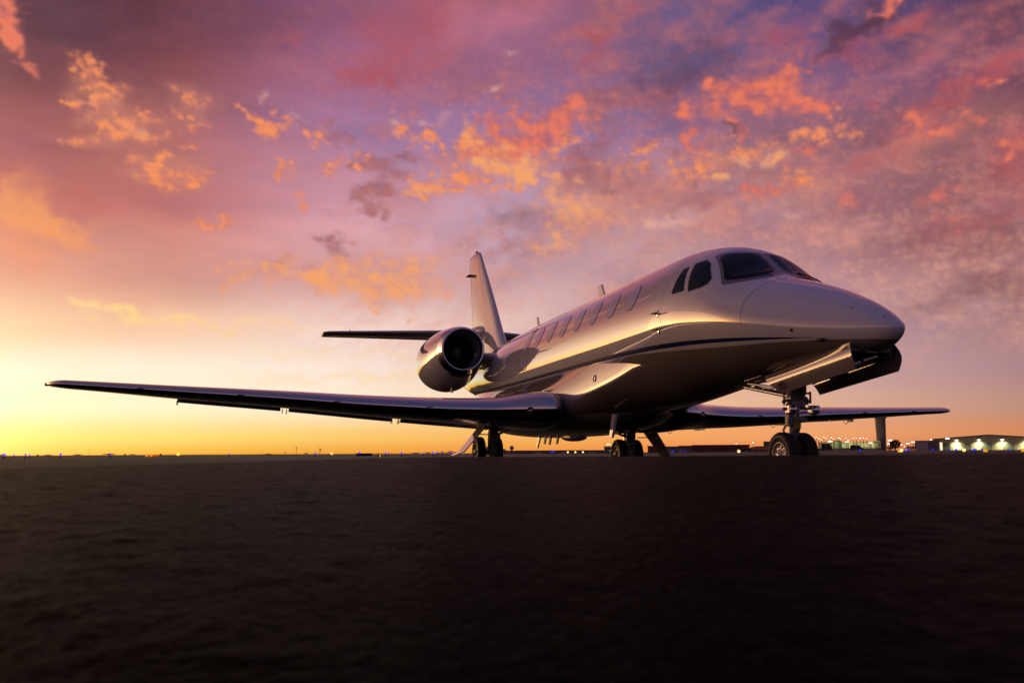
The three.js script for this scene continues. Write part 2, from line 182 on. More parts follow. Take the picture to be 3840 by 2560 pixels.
function tube(pts, r, n = 24) { return new THREE.TubeGeometry(new THREE.CatmullRomCurve3(pts), n, r, 8); }
function latheX(profile, n = 40) { return new THREE.LatheGeometry(profile.map(([r, x]) => new THREE.Vector2(r, x)), n).rotateZ(-Math.PI / 2); }   // turned about the x axis
function latheZ(profile, n = 64) { return new THREE.LatheGeometry(profile.map(([r, z]) => new THREE.Vector2(r, z)), n).rotateX(Math.PI / 2); }    // turned about the z axis
function pchip(xs, ys) {
  const n = xs.length, h = [], d = [], m = [];
  for (let i = 0; i < n - 1; i++) { h[i] = xs[i + 1] - xs[i]; d[i] = (ys[i + 1] - ys[i]) / h[i]; }
  for (let i = 0; i < n; i++) { if (i === 0) m[i] = d[0]; else if (i === n - 1) m[i] = d[n - 2]; else if (d[i - 1] * d[i] > 0) { const w1 = 2 * h[i] + h[i - 1], w2 = h[i] + 2 * h[i - 1]; m[i] = (w1 + w2) / (w1 / d[i - 1] + w2 / d[i]); } else m[i] = 0; }
  return (x) => { let k = 0; while (k < n - 2 && x > xs[k + 1]) k++; const t = clamp((x - xs[k]) / h[k], 0, 1); return (1 + 2 * t) * (1 - t) ** 2 * ys[k] + t * (1 - t) ** 2 * h[k] * m[k] + t * t * (3 - 2 * t) * ys[k + 1] + t * t * (t - 1) * h[k] * m[k + 1]; };
}
function smoothed(f, x0, sigma) {                          // takes the small steps of curvature out of a profile curve
  return (x) => { const s = Math.min(sigma, 0.12 * Math.max(0, x - x0) + 0.35 * Math.max(0, x - x0 - 0.5)); if (s < 0.012) return f(x); let a = 0, w = 0; for (let i = -4; i <= 4; i++) { const g = Math.exp(-0.5 * (i / 2) ** 2); a += g * f(x + s * i / 2); w += g; } return a / w; };
}
// A grid of points as a mesh with normals taken from the grid itself. closed: the second direction runs round.
function grid(rows, cols, at, { closed = false, keep = null, flip = false, uv = null, hullN = false } = {}) {
  const P = [], N = [], U = [], I = [], p = V(0, 0, 0), a = V(0, 0, 0), b = V(0, 0, 0);
  const pts = []; for (let i = 0; i <= rows; i++) { pts[i] = []; for (let j = 0; j <= cols; j++) pts[i][j] = at(i / rows, j / cols, i, j); }
  for (let i = 0; i <= rows; i++) for (let j = 0; j <= cols; j++) {
    p.copy(pts[i][j]);
    const j0 = j > 0 ? j - 1 : closed ? cols - 1 : 0, j1 = j < cols ? j + 1 : closed ? 1 : cols;
    a.copy(pts[Math.min(rows, i + 1)][j]).sub(pts[Math.max(0, i - 1)][j]); b.copy(pts[i][j1]).sub(pts[i][j0]);
    if (b.lengthSq() < 1e-14) b.copy(pts[Math.max(1, Math.min(rows - 1, i))][j1]).sub(pts[Math.max(1, Math.min(rows - 1, i))][j0]);
    if (a.lengthSq() < 1e-14) a.copy(pts[Math.min(rows, i + 1)][j1]).sub(pts[Math.max(0, i - 1)][j0]);
    const n = a.cross(b).normalize().multiplyScalar(flip ? -1 : 1);
    if (hullN && p.z > 0.13 && p.z < 18.7) n.copy(hullNormal(p));
    P.push(p.x, p.y, p.z); N.push(n.x, n.y, n.z); const q = uv ? uv(i / rows, j / cols, p) : [p.x, p.z]; U.push(q[0], q[1]);
  }
  const c = cols + 1;
  for (let i = 0; i < rows; i++) for (let j = 0; j < cols; j++) { if (keep && !keep(i, j)) continue; const k = i * c + j; if (flip) I.push(k, k + 1, k + c, k + 1, k + c + 1, k + c); else I.push(k, k + c, k + 1, k + 1, k + c, k + c + 1); }
  const g = new THREE.BufferGeometry();
  g.setAttribute('position', new THREE.Float32BufferAttribute(P, 3)); g.setAttribute('normal', new THREE.Float32BufferAttribute(N, 3)); g.setAttribute('uv', new THREE.Float32BufferAttribute(U, 2)); g.setIndex(I);
  return g;
}
const std = (o) => new THREE.MeshStandardMaterial(o), phys = (o) => new THREE.MeshPhysicalMaterial(o), rgb = (r, g, b) => new THREE.Color(r, g, b);
function dataTex(n, f, srgb = false) {                     // f(u, v) -> [r, g, b] in 0..1, sRGB values when srgb
  const d = new Uint8Array(n * n * 4);
  for (let y = 0; y < n; y++) for (let x = 0; x < n; x++) { const c = f(x / n, y / n), o = (y * n + x) * 4; for (let k = 0; k < 3; k++) d[o + k] = clamp(c[k], 0, 1) * 255; d[o + 3] = 255; }
  const t = new THREE.DataTexture(d, n, n); t.wrapS = t.wrapT = THREE.RepeatWrapping; t.magFilter = t.minFilter = THREE.LinearFilter; if (srgb) t.colorSpace = THREE.SRGBColorSpace; t.needsUpdate = true; return t;
}
// noise that repeats after n cells
function tileNoise(u, v, n, seed) { const s = (x, y) => { const h = PERM[PERM[((x % n + n) % n) & 255] + (((y % n + n) % n) & 255) + 0] ^ PERM[(seed * 31) & 255]; return PERM[h & 255] / 255; }; const x = u * n, y = v * n, xi = Math.floor(x), yi = Math.floor(y), fx = x - xi, fy = y - yi, a = fx * fx * (3 - 2 * fx), b = fy * fy * (3 - 2 * fy); return lerp(lerp(s(xi, yi), s(xi + 1, yi), a), lerp(s(xi, yi + 1), s(xi + 1, yi + 1), a), b); }

// ------------------------------------------------------------------ materials
const M = {
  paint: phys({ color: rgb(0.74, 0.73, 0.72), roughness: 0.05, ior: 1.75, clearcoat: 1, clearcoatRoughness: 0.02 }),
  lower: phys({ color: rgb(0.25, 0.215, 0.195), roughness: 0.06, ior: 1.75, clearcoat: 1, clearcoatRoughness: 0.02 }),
  navy: phys({ color: rgb(0.006, 0.009, 0.10), roughness: 0.35, specularIntensity: 0.25 }),
  metal: std({ color: rgb(0.62, 0.63, 0.66), metalness: 1, roughness: 0.16 }),
  lip: std({ color: rgb(0.86, 0.87, 0.90), metalness: 1, roughness: 0.10 }),
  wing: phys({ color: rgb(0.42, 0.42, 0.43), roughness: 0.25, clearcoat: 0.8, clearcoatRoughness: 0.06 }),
  frame: phys({ color: rgb(0.20, 0.17, 0.20), roughness: 0.4, clearcoat: 0.6, clearcoatRoughness: 0.1 }),
  glass: phys({ color: rgb(0.004, 0.0045, 0.007), roughness: 0.06, specularIntensity: 0.45 }),
  sideGlass: phys({ color: rgb(0.010, 0.026, 0.038), roughness: 0.06, specularIntensity: 0.2 }),
  cabinGlass: phys({ color: rgb(0.68, 0.73, 0.92), roughness: 0.1, specularIntensity: 0.7 }), windowRim: std({ color: rgb(0.10, 0.09, 0.10), roughness: 0.5 }),
  ink: std({ color: rgb(0.012, 0.012, 0.10), roughness: 0.5 }),
  duct: std({ color: rgb(0.20, 0.20, 0.21), roughness: 0.55 }), primer: std({ color: rgb(0.22, 0.23, 0.20), roughness: 0.7 }),
  seal: std({ color: rgb(0.035, 0.032, 0.036), roughness: 0.7 }),
  dark: std({ color: rgb(0.012, 0.011, 0.011), roughness: 0.85 }),
  steel: std({ color: rgb(0.50, 0.49, 0.47), metalness: 0.9, roughness: 0.32 }),
  gear: phys({ color: rgb(0.16, 0.155, 0.15), roughness: 0.45, clearcoat: 0.3, clearcoatRoughness: 0.2 }),
  chrome: std({ color: rgb(0.85, 0.85, 0.86), metalness: 1, roughness: 0.08 }),
  yellow: std({ color: rgb(0.36, 0.26, 0.02), roughness: 0.5 }),
  rubber: std({ color: rgb(0.018, 0.017, 0.017), roughness: 0.75 }),
  wheel: phys({ color: rgb(0.40, 0.385, 0.36), roughness: 0.35, metalness: 0.4, clearcoat: 0.6, clearcoatRoughness: 0.1 }),
  spinner: std({ color: rgb(0.20, 0.19, 0.19), roughness: 0.5 }),
  fan: std({ color: rgb(0.05, 0.05, 0.055), metalness: 0.7, roughness: 0.45 }),
  red: std({ color: rgb(0.5, 0.02, 0.02), roughness: 0.3 }),
  lens: phys({ color: rgb(0.75, 0.76, 0.78), roughness: 0.04, metalness: 0.9 }),
};

// ------------------------------------------------------------------ ground
const HOLD = 0.018339;                                     // the apron falls to the port side of the jet by about one degree
const sat = (x, m) => m * Math.tanh(x / m);
function groundY(x, z) {
  const dx = x - EYE.x, dz = z - EYE.z, q = dx * FWD.x + dz * FWD.z, r = dx * RIGHT.x + dz * RIGHT.z, far = 1 - smoothstep(Math.hypot(x, z - 9), 26, 70);
  const slope = HOLD * sat(x, 9) * far;
  // a low swell of the paving just in front of the camera, falling away to the left
  const left = Math.max(0, -r - 0.25) * 0.021, crest = EYE.y - 0.0100 - left;
  const back = lerp(EYE.y - 0.085, crest, smoothstep(q, -0.6, 2.3)), w = 1 - smoothstep(q, 2.3, 8.2), side = 1 - smoothstep(Math.abs(r), 6, 16);
  return lerp(slope, back, w * side);
}
// beyond the apron the field is flat, with a slight rise under the buildings on the right
function terrain(x, z) { const dx = x - EYE.x, dz = z - EYE.z, d = Math.hypot(dx, dz), az = Math.atan2(dx * RIGHT.x + dz * RIGHT.z, dx * FWD.x + dz * FWD.z) * 180 / Math.PI; return -0.02 + 0.0017 * Math.max(0, Math.min(d, 900) - 170) * smoothstep(az, 5, 17) * (1 - smoothstep(az, 60, 90)); }
{
  const axis = (fine0, fine1, step, grow, lo, hi) => { const a = []; for (let v = fine0; v < fine1; v += step) a.push(v); let s = step, v = fine1; while (v < hi) { a.push(v); s *= grow; v += s; } a.push(hi); s = step; v = fine0; const b = []; while (v > lo) { s *= grow; v -= s; b.push(v); } b[b.length - 1] = lo; return [...b.reverse(), ...a]; };
  const Q = axis(0.25, 3.0, 0.011, 1.045, -60, 220), R = axis(-1.9, 1.9, 0.011, 1.07, -160, 160);
  const stone = (x, z) => 0.0022 * Math.max(0, noise(x * 44 + 3, z * 44)) + 0.0006 * noise(x * 21 + 9, z * 21);
  const g = grid(Q.length - 1, R.length - 1, (a, b, i, j) => { const q = Q[i], r = R[j], x = EYE.x + FWD.x * q + RIGHT.x * r, z = EYE.z + FWD.z * q + RIGHT.z * r; const near = (1 - smoothstep(q, 3, 7)) * (1 - smoothstep(Math.abs(r), 1.9, 4)); return V(x, groundY(x, z) + near * stone(x, z), z); }, { flip: false });
  // grain of the asphalt: rounded chips of stone in a dark binder
  const chips = (u, v, n, seed) => { const x = u * n, y = v * n, xi = Math.floor(x), yi = Math.floor(y); let d1 = 9, id = 0; for (let a = -1; a <= 1; a++) for (let b = -1; b <= 1; b++) { const X = ((xi + a) % n + n) % n, Y = ((yi + b) % n + n) % n, h = PERM[PERM[X & 255] + (Y & 255)] , k = PERM[(h + seed * 17) & 255], px = xi + a + 0.15 + 0.7 * h / 255, py = yi + b + 0.15 + 0.7 * k / 255, d = Math.hypot(px - x, py - y); if (d < d1) { d1 = d; id = PERM[(h * 3 + k) & 255] / 255; } } return [d1, id]; };
  const bump = dataTex(1024, (u, v) => { const [d, id] = chips(u, v, 120, 1), [e, ie] = chips(u, v, 240, 5); const h = 0.62 * Math.sqrt(Math.max(0, 1 - d * d * 2.2)) * (0.4 + 0.6 * id) + 0.3 * Math.sqrt(Math.max(0, 1 - e * e * 2)) * ie; return [h, h, h]; });
  const color = dataTex(1024, (u, v) => { const [d, id] = chips(u, v, 120, 1), t = tileNoise(u, v, 9, 3), b = d < 0.45 ? 0.03 + 0.07 * id * id + (id > 0.93 ? 0.07 * smoothstep(id, 0.93, 1) : 0) : 0.016; const c = b * (0.35 + 0.85 * t); return [c * 1.04, c, c * 0.97]; }, true);
  for (const t of [bump, color]) t.repeat.set(1 / 0.9, 1 / 0.9);
  struct('tarmac', g, phys({ color: rgb(1, 1, 1), map: color, bumpMap: bump, bumpScale: 0.0022, roughness: 0.36, specularIntensity: 0.0022 }), 'dark coarse asphalt apron under and around the parked jet');
  const far = grid(60, 120, (a, b) => { const rad = 90 * Math.pow(7000 / 90, a), t = b * Math.PI * 2; const x = EYE.x + Math.cos(t) * rad, z = EYE.z + Math.sin(t) * rad; return V(x, terrain(x, z), z); }, { closed: true, flip: true });
  const dry = dataTex(512, (u, v) => { const t = tileNoise(u, v, 6, 1) * 0.5 + tileNoise(u, v, 23, 2) * 0.3 + tileNoise(u, v, 90, 4) * 0.2, c = 0.26 + 0.16 * t; return [c * 1.15, c * 0.95, c * 0.7]; }, true); dry.repeat.set(1 / 40, 1 / 40);
  struct('airfield', far, std({ map: dry, roughness: 0.95 }), 'flat brown airfield reaching to the horizon');
}

// ------------------------------------------------------------------ the jet: x to starboard, z from nose to tail, y up, ground at 0
const jet = thing('business_jet', 'white twin-engine business jet with a navy side stripe parked nose to the right', 'airplane');
jet.rotation.z = HOLD;
const ST = [0.10, 0.115, 0.15, 0.22, 0.4, 0.8, 1.3, 1.8, 2.1, 2.35, 2.65, 2.95, 3.3, 3.8, 4.6, 6, 9, 11.5, 13, 14.5, 16, 17.5, 18.9];
const tab = (y, s = 0.14) => smoothed(pchip(ST, y), 0.1, s);
const fT = tab([1.49, 1.515, 1.545, 1.599, 1.719, 1.915, 2.108, 2.271, 2.373, 2.551, 2.777, 2.889, 2.959, 3.003, 3.0, 3.0, 3.0, 2.985, 2.945, 2.88, 2.79, 2.69, 2.58]);
const fB = tab([1.49, 1.445, 1.4, 1.355, 1.298, 1.253, 1.224, 1.201, 1.172, 1.157, 1.148, 1.142, 1.126, 1.07, 0.987, 0.93, 0.93, 0.97, 1.10, 1.33, 1.58, 1.84, 2.12]);
const fW = tab([0.0, 0.052, 0.092, 0.14, 0.239, 0.416, 0.608, 0.775, 0.832, 0.871, 0.906, 0.944, 0.982, 1.01, 1.012, 1.01, 1.01, 0.99, 0.94, 0.84, 0.68, 0.47, 0.22]);
const fM = tab([1.49, 1.49, 1.495, 1.502, 1.52, 1.57, 1.66, 1.775, 1.845, 1.895, 1.945, 1.98, 2.01, 2.045, 2.085, 2.105, 2.08, 2.065, 2.09, 2.16, 2.23, 2.29, 2.36]);
function hull(s, th) { const c = Math.cos(th), n = Math.sin(th), m = fM(s); return V(fW(s) * c, m + (n >= 0 ? fT(s) - m : m - fB(s)) * n, s); }
function hullNormal(p) { const f = (q) => { const s = clamp(q.z, 0.101, 18.89), m = fM(s); return (q.x / fW(s)) ** 2 + ((q.y - m) / (q.y > m ? fT(s) - m : m - fB(s))) ** 2; }, e = 0.004; return V(f(V(p.x + e, p.y, p.z)) - f(V(p.x - e, p.y, p.z)), f(V(p.x, p.y + e, p.z)) - f(V(p.x, p.y - e, p.z)), f(V(p.x, p.y, p.z + e)) - f(V(p.x, p.y, p.z - e))).normalize(); }
function sideT(s, h) { const m = fM(s), k = (h - m) / (h > m ? fT(s) - m : m - fB(s)); return fW(s) * Math.sqrt(Math.max(0, 1 - k * k)); }
function frontS(t, h) { let a = 0.1, b = 6; for (let i = 0; i < 40; i++) { const s = (a + b) / 2, m = fM(s); ((t / fW(s)) ** 2 + ((h - m) / (h > m ? fT(s) - m : m - fB(s))) ** 2 < 1) ? b = s : a = s; } return b; }
const BAY0 = 0.56, BAY1 = 2.3, bayHalf = (s, w) => Math.min(0.245, lerp(0.40, 0.80, smoothstep(s, 0.28, 0.56)) * w);
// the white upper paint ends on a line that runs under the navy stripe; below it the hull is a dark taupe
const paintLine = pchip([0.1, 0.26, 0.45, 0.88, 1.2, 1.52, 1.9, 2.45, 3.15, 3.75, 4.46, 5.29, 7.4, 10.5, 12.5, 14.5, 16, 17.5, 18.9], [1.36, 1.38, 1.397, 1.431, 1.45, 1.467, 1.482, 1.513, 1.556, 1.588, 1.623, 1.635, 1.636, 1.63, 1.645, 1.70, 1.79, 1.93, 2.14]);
{
  const S = []; for (let s = 0.1; s < 0.3; s += 0.0125) S.push(s); for (let s = 0.3; s < 5; s += 0.04) S.push(s); for (let s = 5; s < 18.9; s += 0.12) S.push(s); S.push(18.9);
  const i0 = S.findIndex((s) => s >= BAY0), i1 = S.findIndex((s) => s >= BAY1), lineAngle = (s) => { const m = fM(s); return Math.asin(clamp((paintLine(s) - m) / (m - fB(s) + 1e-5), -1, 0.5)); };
  const half = (s) => Math.min(bayHalf(s, Math.max(fW(s), 1e-4)), 0.96 * fW(s) * Math.cos(lineAngle(s))), bayAngle = (s) => -Math.acos(half(s) / Math.max(fW(s), 1e-4));
  const point = (s, th) => hull(s, th);
  const fus = part('fuselage', grid(S.length - 1, 120, (a, b, i) => { const s = S[i], p = lineAngle(s); return point(s, lerp(p, Math.PI - p, b)); }, { flip: true, hullN: true }), M.paint, jet);
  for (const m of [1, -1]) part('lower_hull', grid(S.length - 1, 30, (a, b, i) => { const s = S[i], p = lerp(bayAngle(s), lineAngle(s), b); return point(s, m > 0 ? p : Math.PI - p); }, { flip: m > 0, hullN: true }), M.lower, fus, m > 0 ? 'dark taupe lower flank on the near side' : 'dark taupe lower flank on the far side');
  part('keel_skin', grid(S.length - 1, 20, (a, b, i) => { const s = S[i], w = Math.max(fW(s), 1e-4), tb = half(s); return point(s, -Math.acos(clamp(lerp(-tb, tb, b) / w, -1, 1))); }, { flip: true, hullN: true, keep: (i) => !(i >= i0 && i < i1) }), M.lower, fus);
}
{ // tail cone end and the open nose wheel bay
  part('tail_cone', new THREE.SphereGeometry(1, 32, 16).scale(0.22, 0.23, 0.42).translate(0, 2.35, 18.9), M.paint, jet);
  const bay = [box(0.004, 0.42, BAY1 - BAY0, -0.243, 1.45, (BAY0 + BAY1) / 2), box(0.004, 0.42, BAY1 - BAY0, 0.243, 1.45, (BAY0 + BAY1) / 2), box(0.49, 0.004, BAY1 - BAY0, 0, 1.64, (BAY0 + BAY1) / 2), box(0.49, 0.36, 0.004, 0, 1.47, BAY0 + 0.01), box(0.49, 0.46, 0.004, 0, 1.42, BAY1 - 0.01), box(0.05, 0.05, 1.6, 0.12, 1.56, 1.45), box(0.4, 0.06, 0.06, 0, 1.5, 1.1), bar(V(-0.1, 1.5, 0.7), V(-0.1, 1.5, 2.2), 0.025)];
  part('nose_gear_bay', bay, M.primer, jet);
}
// wing root fairing under the cabin
{
  const S = [4.2, 4.3, 4.6, 5.03, 5.8, 6.9, 7.8, 9, 11, 12, 13.3, 14.2, 15, 16, 16.6];
  const sm = (y) => smoothed(pchip(S, y), 4.2, 0.25);
  const w = sm([0.818, 0.832, 0.869, 0.905, 0.948, 0.995, 1.03, 1.055, 1.05, 1.03, 0.96, 0.87, 0.75, 0.54, 0.3]), m = sm([1.47, 1.468, 1.44, 1.35, 1.25, 1.17, 1.125, 1.10, 1.11, 1.14, 1.24, 1.36, 1.5, 1.7, 1.85]);
  const u = sm([0.5, 0.8, 1.3, 1.6, 1.75, 1.3, 1.12, 1.06, 1.03, 1.0, 0.9, 0.75, 0.6, 0.35, 0.15]), b0 = sm([0.98, 0.98, 0.97, 0.95, 0.88, 0.69, 0.63, 0.605, 0.61, 0.64, 0.70, 0.79, 0.94, 1.25, 1.6]);
  const b = (s) => lerp(fB(s) + 0.004, b0(s), smoothstep(s, 4.6, 6.4)), sideAt = (s, h) => { const mm = fM(s), k = (h - mm) / (h > mm ? fT(s) - mm : mm - fB(s)); return fW(s) * Math.sqrt(Math.max(0, 1 - k * k)); };
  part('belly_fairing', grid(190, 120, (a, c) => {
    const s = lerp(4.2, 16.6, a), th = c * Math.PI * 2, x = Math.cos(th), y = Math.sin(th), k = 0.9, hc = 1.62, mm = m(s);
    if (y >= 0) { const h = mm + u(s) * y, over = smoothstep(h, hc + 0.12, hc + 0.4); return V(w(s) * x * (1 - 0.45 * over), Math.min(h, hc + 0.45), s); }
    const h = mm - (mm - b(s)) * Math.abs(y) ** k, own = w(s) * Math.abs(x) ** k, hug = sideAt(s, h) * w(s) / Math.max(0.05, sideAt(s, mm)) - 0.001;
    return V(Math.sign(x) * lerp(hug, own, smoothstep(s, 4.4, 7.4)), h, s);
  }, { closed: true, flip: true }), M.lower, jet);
}
// patches that lie on the hull: windows, stripe, doors
function patch(outline, { front = false, mirror = 1, lift = 0.003, deep = 0.006, levels = 4 } = {}) {
  const on = (p) => { const q = front ? V(p.x, p.y, frontS(p.x, p.y)) : V(sideT(p.x, p.y), p.y, p.x); return q; };
  const shape = new THREE.Shape(outline.map(([x, y]) => new THREE.Vector2(x, y))), g0 = new THREE.ShapeGeometry(shape);
  let P = [...Array(g0.attributes.position.count).keys()].map((i) => [g0.attributes.position.getX(i), g0.attributes.position.getY(i)]), T = [...g0.index.array];
  for (let l = 0; l < levels; l++) { const N = [], mid = new Map(), half = (a, b) => { const k = a < b ? a + '_' + b : b + '_' + a; if (!mid.has(k)) { mid.set(k, P.length); P.push([(P[a][0] + P[b][0]) / 2, (P[a][1] + P[b][1]) / 2]); } return mid.get(k); }; for (let i = 0; i < T.length; i += 3) { const [a, b, c] = T.slice(i, i + 3), d = half(a, b), e = half(b, c), f = half(c, a); N.push(a, d, f, d, b, e, f, e, c, d, e, f); } T = N; }
  const pos = [], nor = [], put = (p, n, d) => { pos.push((p.x + n.x * d) * mirror, p.y + n.y * d, p.z + n.z * d); };
  const q = P.map(([x, y]) => on(V(x, y, 0))), n = q.map(hullNormal), up = [];
  q.forEach((p, i) => { put(p, n[i], lift); nor.push(n[i].x * mirror, n[i].y, n[i].z); });
  const cnt = new Map(); for (let i = 0; i < T.length; i += 3) for (let e = 0; e < 3; e++) { const a = T[i + e], b = T[i + (e + 1) % 3], k = Math.min(a, b) + '_' + Math.max(a, b); cnt.set(k, (cnt.get(k) || 0) + 1); }
  // triangles face outwards
  const I = []; for (let i = 0; i < T.length; i += 3) { const [a, b, c] = T.slice(i, i + 3), f = q[b].clone().sub(q[a]).cross(q[c].clone().sub(q[a])).dot(n[a]) * mirror; f > 0 ? I.push(a, b, c) : I.push(a, c, b); }
  const top = new THREE.BufferGeometry(); top.setAttribute('position', new THREE.Float32BufferAttribute(pos, 3)); top.setAttribute('normal', new THREE.Float32BufferAttribute(nor, 3)); top.setIndex(I);
  const rim = []; for (let i = 0; i < I.length; i += 3) for (let e = 0; e < 3; e++) { const a = I[i + e], b = I[i + (e + 1) % 3]; if (cnt.get(Math.min(a, b) + '_' + Math.max(a, b)) === 1) { const A = V(pos[a * 3], pos[a * 3 + 1], pos[a * 3 + 2]), B = V(pos[b * 3], pos[b * 3 + 1], pos[b * 3 + 2]), na = V(nor[a * 3], nor[a * 3 + 1], nor[a * 3 + 2]), nb = V(nor[b * 3], nor[b * 3 + 1], nor[b * 3 + 2]), C = A.clone().addScaledVector(na, -deep), D = B.clone().addScaledVector(nb, -deep); rim.push(A, C, B, B, C, D); } }
  const side = new THREE.BufferGeometry().setFromPoints(rim); side.computeVertexNormals();
  return mergeGeometries([plain(top), plain(side)]);
}
function rounded(pts, r, n = 5) {                          // polygon with rounded corners
  const out = []; pts.forEach((p, i) => { const a = pts[(i + pts.length - 1) % pts.length], b = pts[(i + 1) % pts.length], da = Math.hypot(a[0] - p[0], a[1] - p[1]), db = Math.hypot(b[0] - p[0], b[1] - p[1]), k = Math.min(r, da * 0.45, db * 0.45), A = [p[0] + (a[0] - p[0]) / da * k, p[1] + (a[1] - p[1]) / da * k], B = [p[0] + (b[0] - p[0]) / db * k, p[1] + (b[1] - p[1]) / db * k]; for (let t = 0; t <= n; t++) { const u = t / n; out.push([(1 - u) ** 2 * A[0] + 2 * u * (1 - u) * p[0] + u * u * B[0], (1 - u) ** 2 * A[1] + 2 * u * (1 - u) * p[1] + u * u * B[1]]); } }); return out;
}
const superE = (cx, cy, a, b, n = 2.6, k = 40) => [...Array(k)].map((_, i) => { const t = i / k * Math.PI * 2, c = Math.cos(t), s = Math.sin(t); return [cx + a * Math.sign(c) * Math.abs(c) ** (2 / n), cy + b * Math.sign(s) * Math.abs(s) ** (2 / n)]; });
{
  // windshield: (t, h) seen from the front
  const frame = rounded([[0.012, 2.735], [0.42, 2.748], [0.515, 2.705], [0.715, 2.232], [0.29, 2.292], [0.012, 2.375]], 0.03);
  const pane = rounded([[0.075, 2.712], [0.41, 2.715], [0.505, 2.66], [0.665, 2.29], [0.45, 2.312], [0.25, 2.352], [0.075, 2.425]], 0.035);
  for (const m of [1, -1]) { const f = part('windshield_frame', patch(frame, { front: true, mirror: m, lift: 0.004 }), M.frame, jet); part('windshield_pane', patch(pane, { front: true, mirror: m, lift: 0.009 }), M.glass, f); }
  const s1 = rounded([[3.03, 2.64], [2.88, 2.662], [2.741, 2.585], [2.52, 2.358], [2.524, 2.29], [2.60, 2.262], [2.83, 2.245]], 0.012), s2 = rounded([[3.205, 2.602], [3.115, 2.61], [2.94, 2.273], [3.20, 2.268]], 0.012);
  for (const m of [1, -1]) for (const o of [s1, s2]) { const cx = o.reduce((a, p) => a + p[0], 0) / o.length, cy = o.reduce((a, p) => a + p[1], 0) / o.length, f = part('cockpit_side_window', patch(o.map(([x, y]) => [cx + (x - cx) * 1.07, cy + (y - cy) * 1.05]), { mirror: m, lift: 0.003 }), M.frame, jet); part('window_pane', patch(o, { mirror: m, lift: 0.006 }), M.sideGlass, f); }
  for (let k = 0; k < 8; k++) { const s = 4.44 + 0.7505 * k, f = part('cabin_window', patch(superE(s, 2.425, 0.176, 0.186, 2.25), { lift: 0.003 }), M.windowRim, jet); part('window_pane', patch(superE(s, 2.425, 0.168, 0.178, 2.25), { lift: 0.007 }), M.cabinGlass, f); }
  // emergency exit: a thin proud panel inside its dark seam
  const ex = rounded([[9.55, 2.70], [10.13, 2.70], [10.13, 1.87], [9.55, 1.87]], 0.13), hole = (o, k) => { const cx = 9.84, cy = 2.285; return o.map(([x, y]) => [cx + (x - cx) * (1 - k / 0.29), cy + (y - cy) * (1 - k / 0.415)]); };
  const seam = part('emergency_exit', patch(ex, { lift: 0.0015, levels: 5 }), M.seal, jet); part('exit_panel', patch(hole(ex, 0.018), { lift: 0.003, levels: 5 }), M.paint, seam);
  // joint of the nose cone, and service hatch outlines
  const seamRing = (name, s0, a0, a1, w) => part(name, grid(60, 1, (a, b) => { const p = hull(s0 + (b - 0.5) * w, lerp(a0, a1, a)), n = hullNormal(p); return p.addScaledVector(n, 0.0012); }, { hullN: true }), M.frame, jet);
  seamRing('nose_cone_joint', 1.78, -0.15, Math.PI + 0.15, 0.007); seamRing('skin_joint', 3.42, -0.2, Math.PI + 0.2, 0.004); seamRing('skin_joint', 10.45, 0.0, Math.PI, 0.005);
  for (const m of [1, -1]) { const pts = [0, 1, 2, 3, 4].map((k) => { const t = lerp(0.16, 0.60, k / 4), h = lerp(2.375, 2.30, k / 4), p = V(t, h, frontS(t, h)), n = hullNormal(p); return V(p.x * m + n.x * 0.022 * m, p.y + n.y * 0.022, p.z + n.z * 0.022); }); part('windshield_wiper', tube(pts, 0.009, 16), M.dark, jet); }
  // navy stripe along the side
  const SS = [0.9, 1.49, 1.84, 2.28, 2.82, 3.43, 4.17, 5.25, 7.3, 10.2, 12.2, 14.5, 16, 17.5, 18.5], up = pchip(SS, [1.461, 1.523, 1.559, 1.598, 1.638, 1.668, 1.693, 1.712, 1.713, 1.713, 1.735, 1.80, 1.89, 2.03, 2.16]), lo = pchip(SS, [1.459, 1.498, 1.523, 1.554, 1.588, 1.611, 1.634, 1.648, 1.657, 1.655, 1.675, 1.735, 1.825, 1.965, 2.10]);
  for (const m of [1, -1]) part('side_stripe', grid(180, 6, (a, b) => { const s = lerp(0.905, 18.4, a), h = lerp(lo(s), up(s), b), p = V(sideT(s, h), h, s), n = hullNormal(p), e = Math.min(b, 1 - b) < 0.01 ? 0.0004 : 0.0016; return V((p.x + n.x * e) * m, p.y + n.y * e, p.z + n.z * e); }, { flip: m > 0 }), M.navy, jet);
}
// wings
const LEH = pchip([0.9, 1.1, 2.4, 3.9, 5.4, 7.2, 8.94, 9.7], [1.005, 1.01, 1.0, 1.055, 1.156, 1.265, 1.368, 1.41]), TEH = pchip([0.9, 1.5, 3.4, 5.4, 7.45, 8.9, 9.7], [0.80, 0.835, 0.955, 1.105, 1.235, 1.352, 1.408]);
const wingLE = (t) => 7.33 + (t - 1.126) * 0.3722 - 0.30 * (1 - smoothstep(t, 1.15, 2.1)) + 0.6 * (1 - Math.sqrt(Math.max(0, 1 - clamp((1.24 - t) / 0.26, 0, 1) ** 2))), wingTE = (t) => lerp(10.82, 11.86, (t - 1.1) / 8.6), wingK = (t) => lerp(0.142, 0.105, (t - 1) / 8.7) + 0.035 * (1 - smoothstep(t, 1.1, 2.0));
const naca = (x) => 5 * (0.2969 * Math.sqrt(x) - 0.126 * x - 0.3516 * x * x + 0.2843 * x ** 3 - 0.1036 * x ** 4);
function wingPoint(t, x, up, le = wingLE(t), te = wingTE(t)) {   // x: 0 at the leading edge, 1 at the trailing edge
  const c = te - le, h = lerp(LEH(t), TEH(t), x) + 0.012 * c * Math.sin(Math.PI * x), y = naca(x) * wingK(t) * c * (up > 0 ? 1.08 : 0.92);
  return V(t, h + y * Math.sign(up), le + c * x);
}
const wingParts = [];
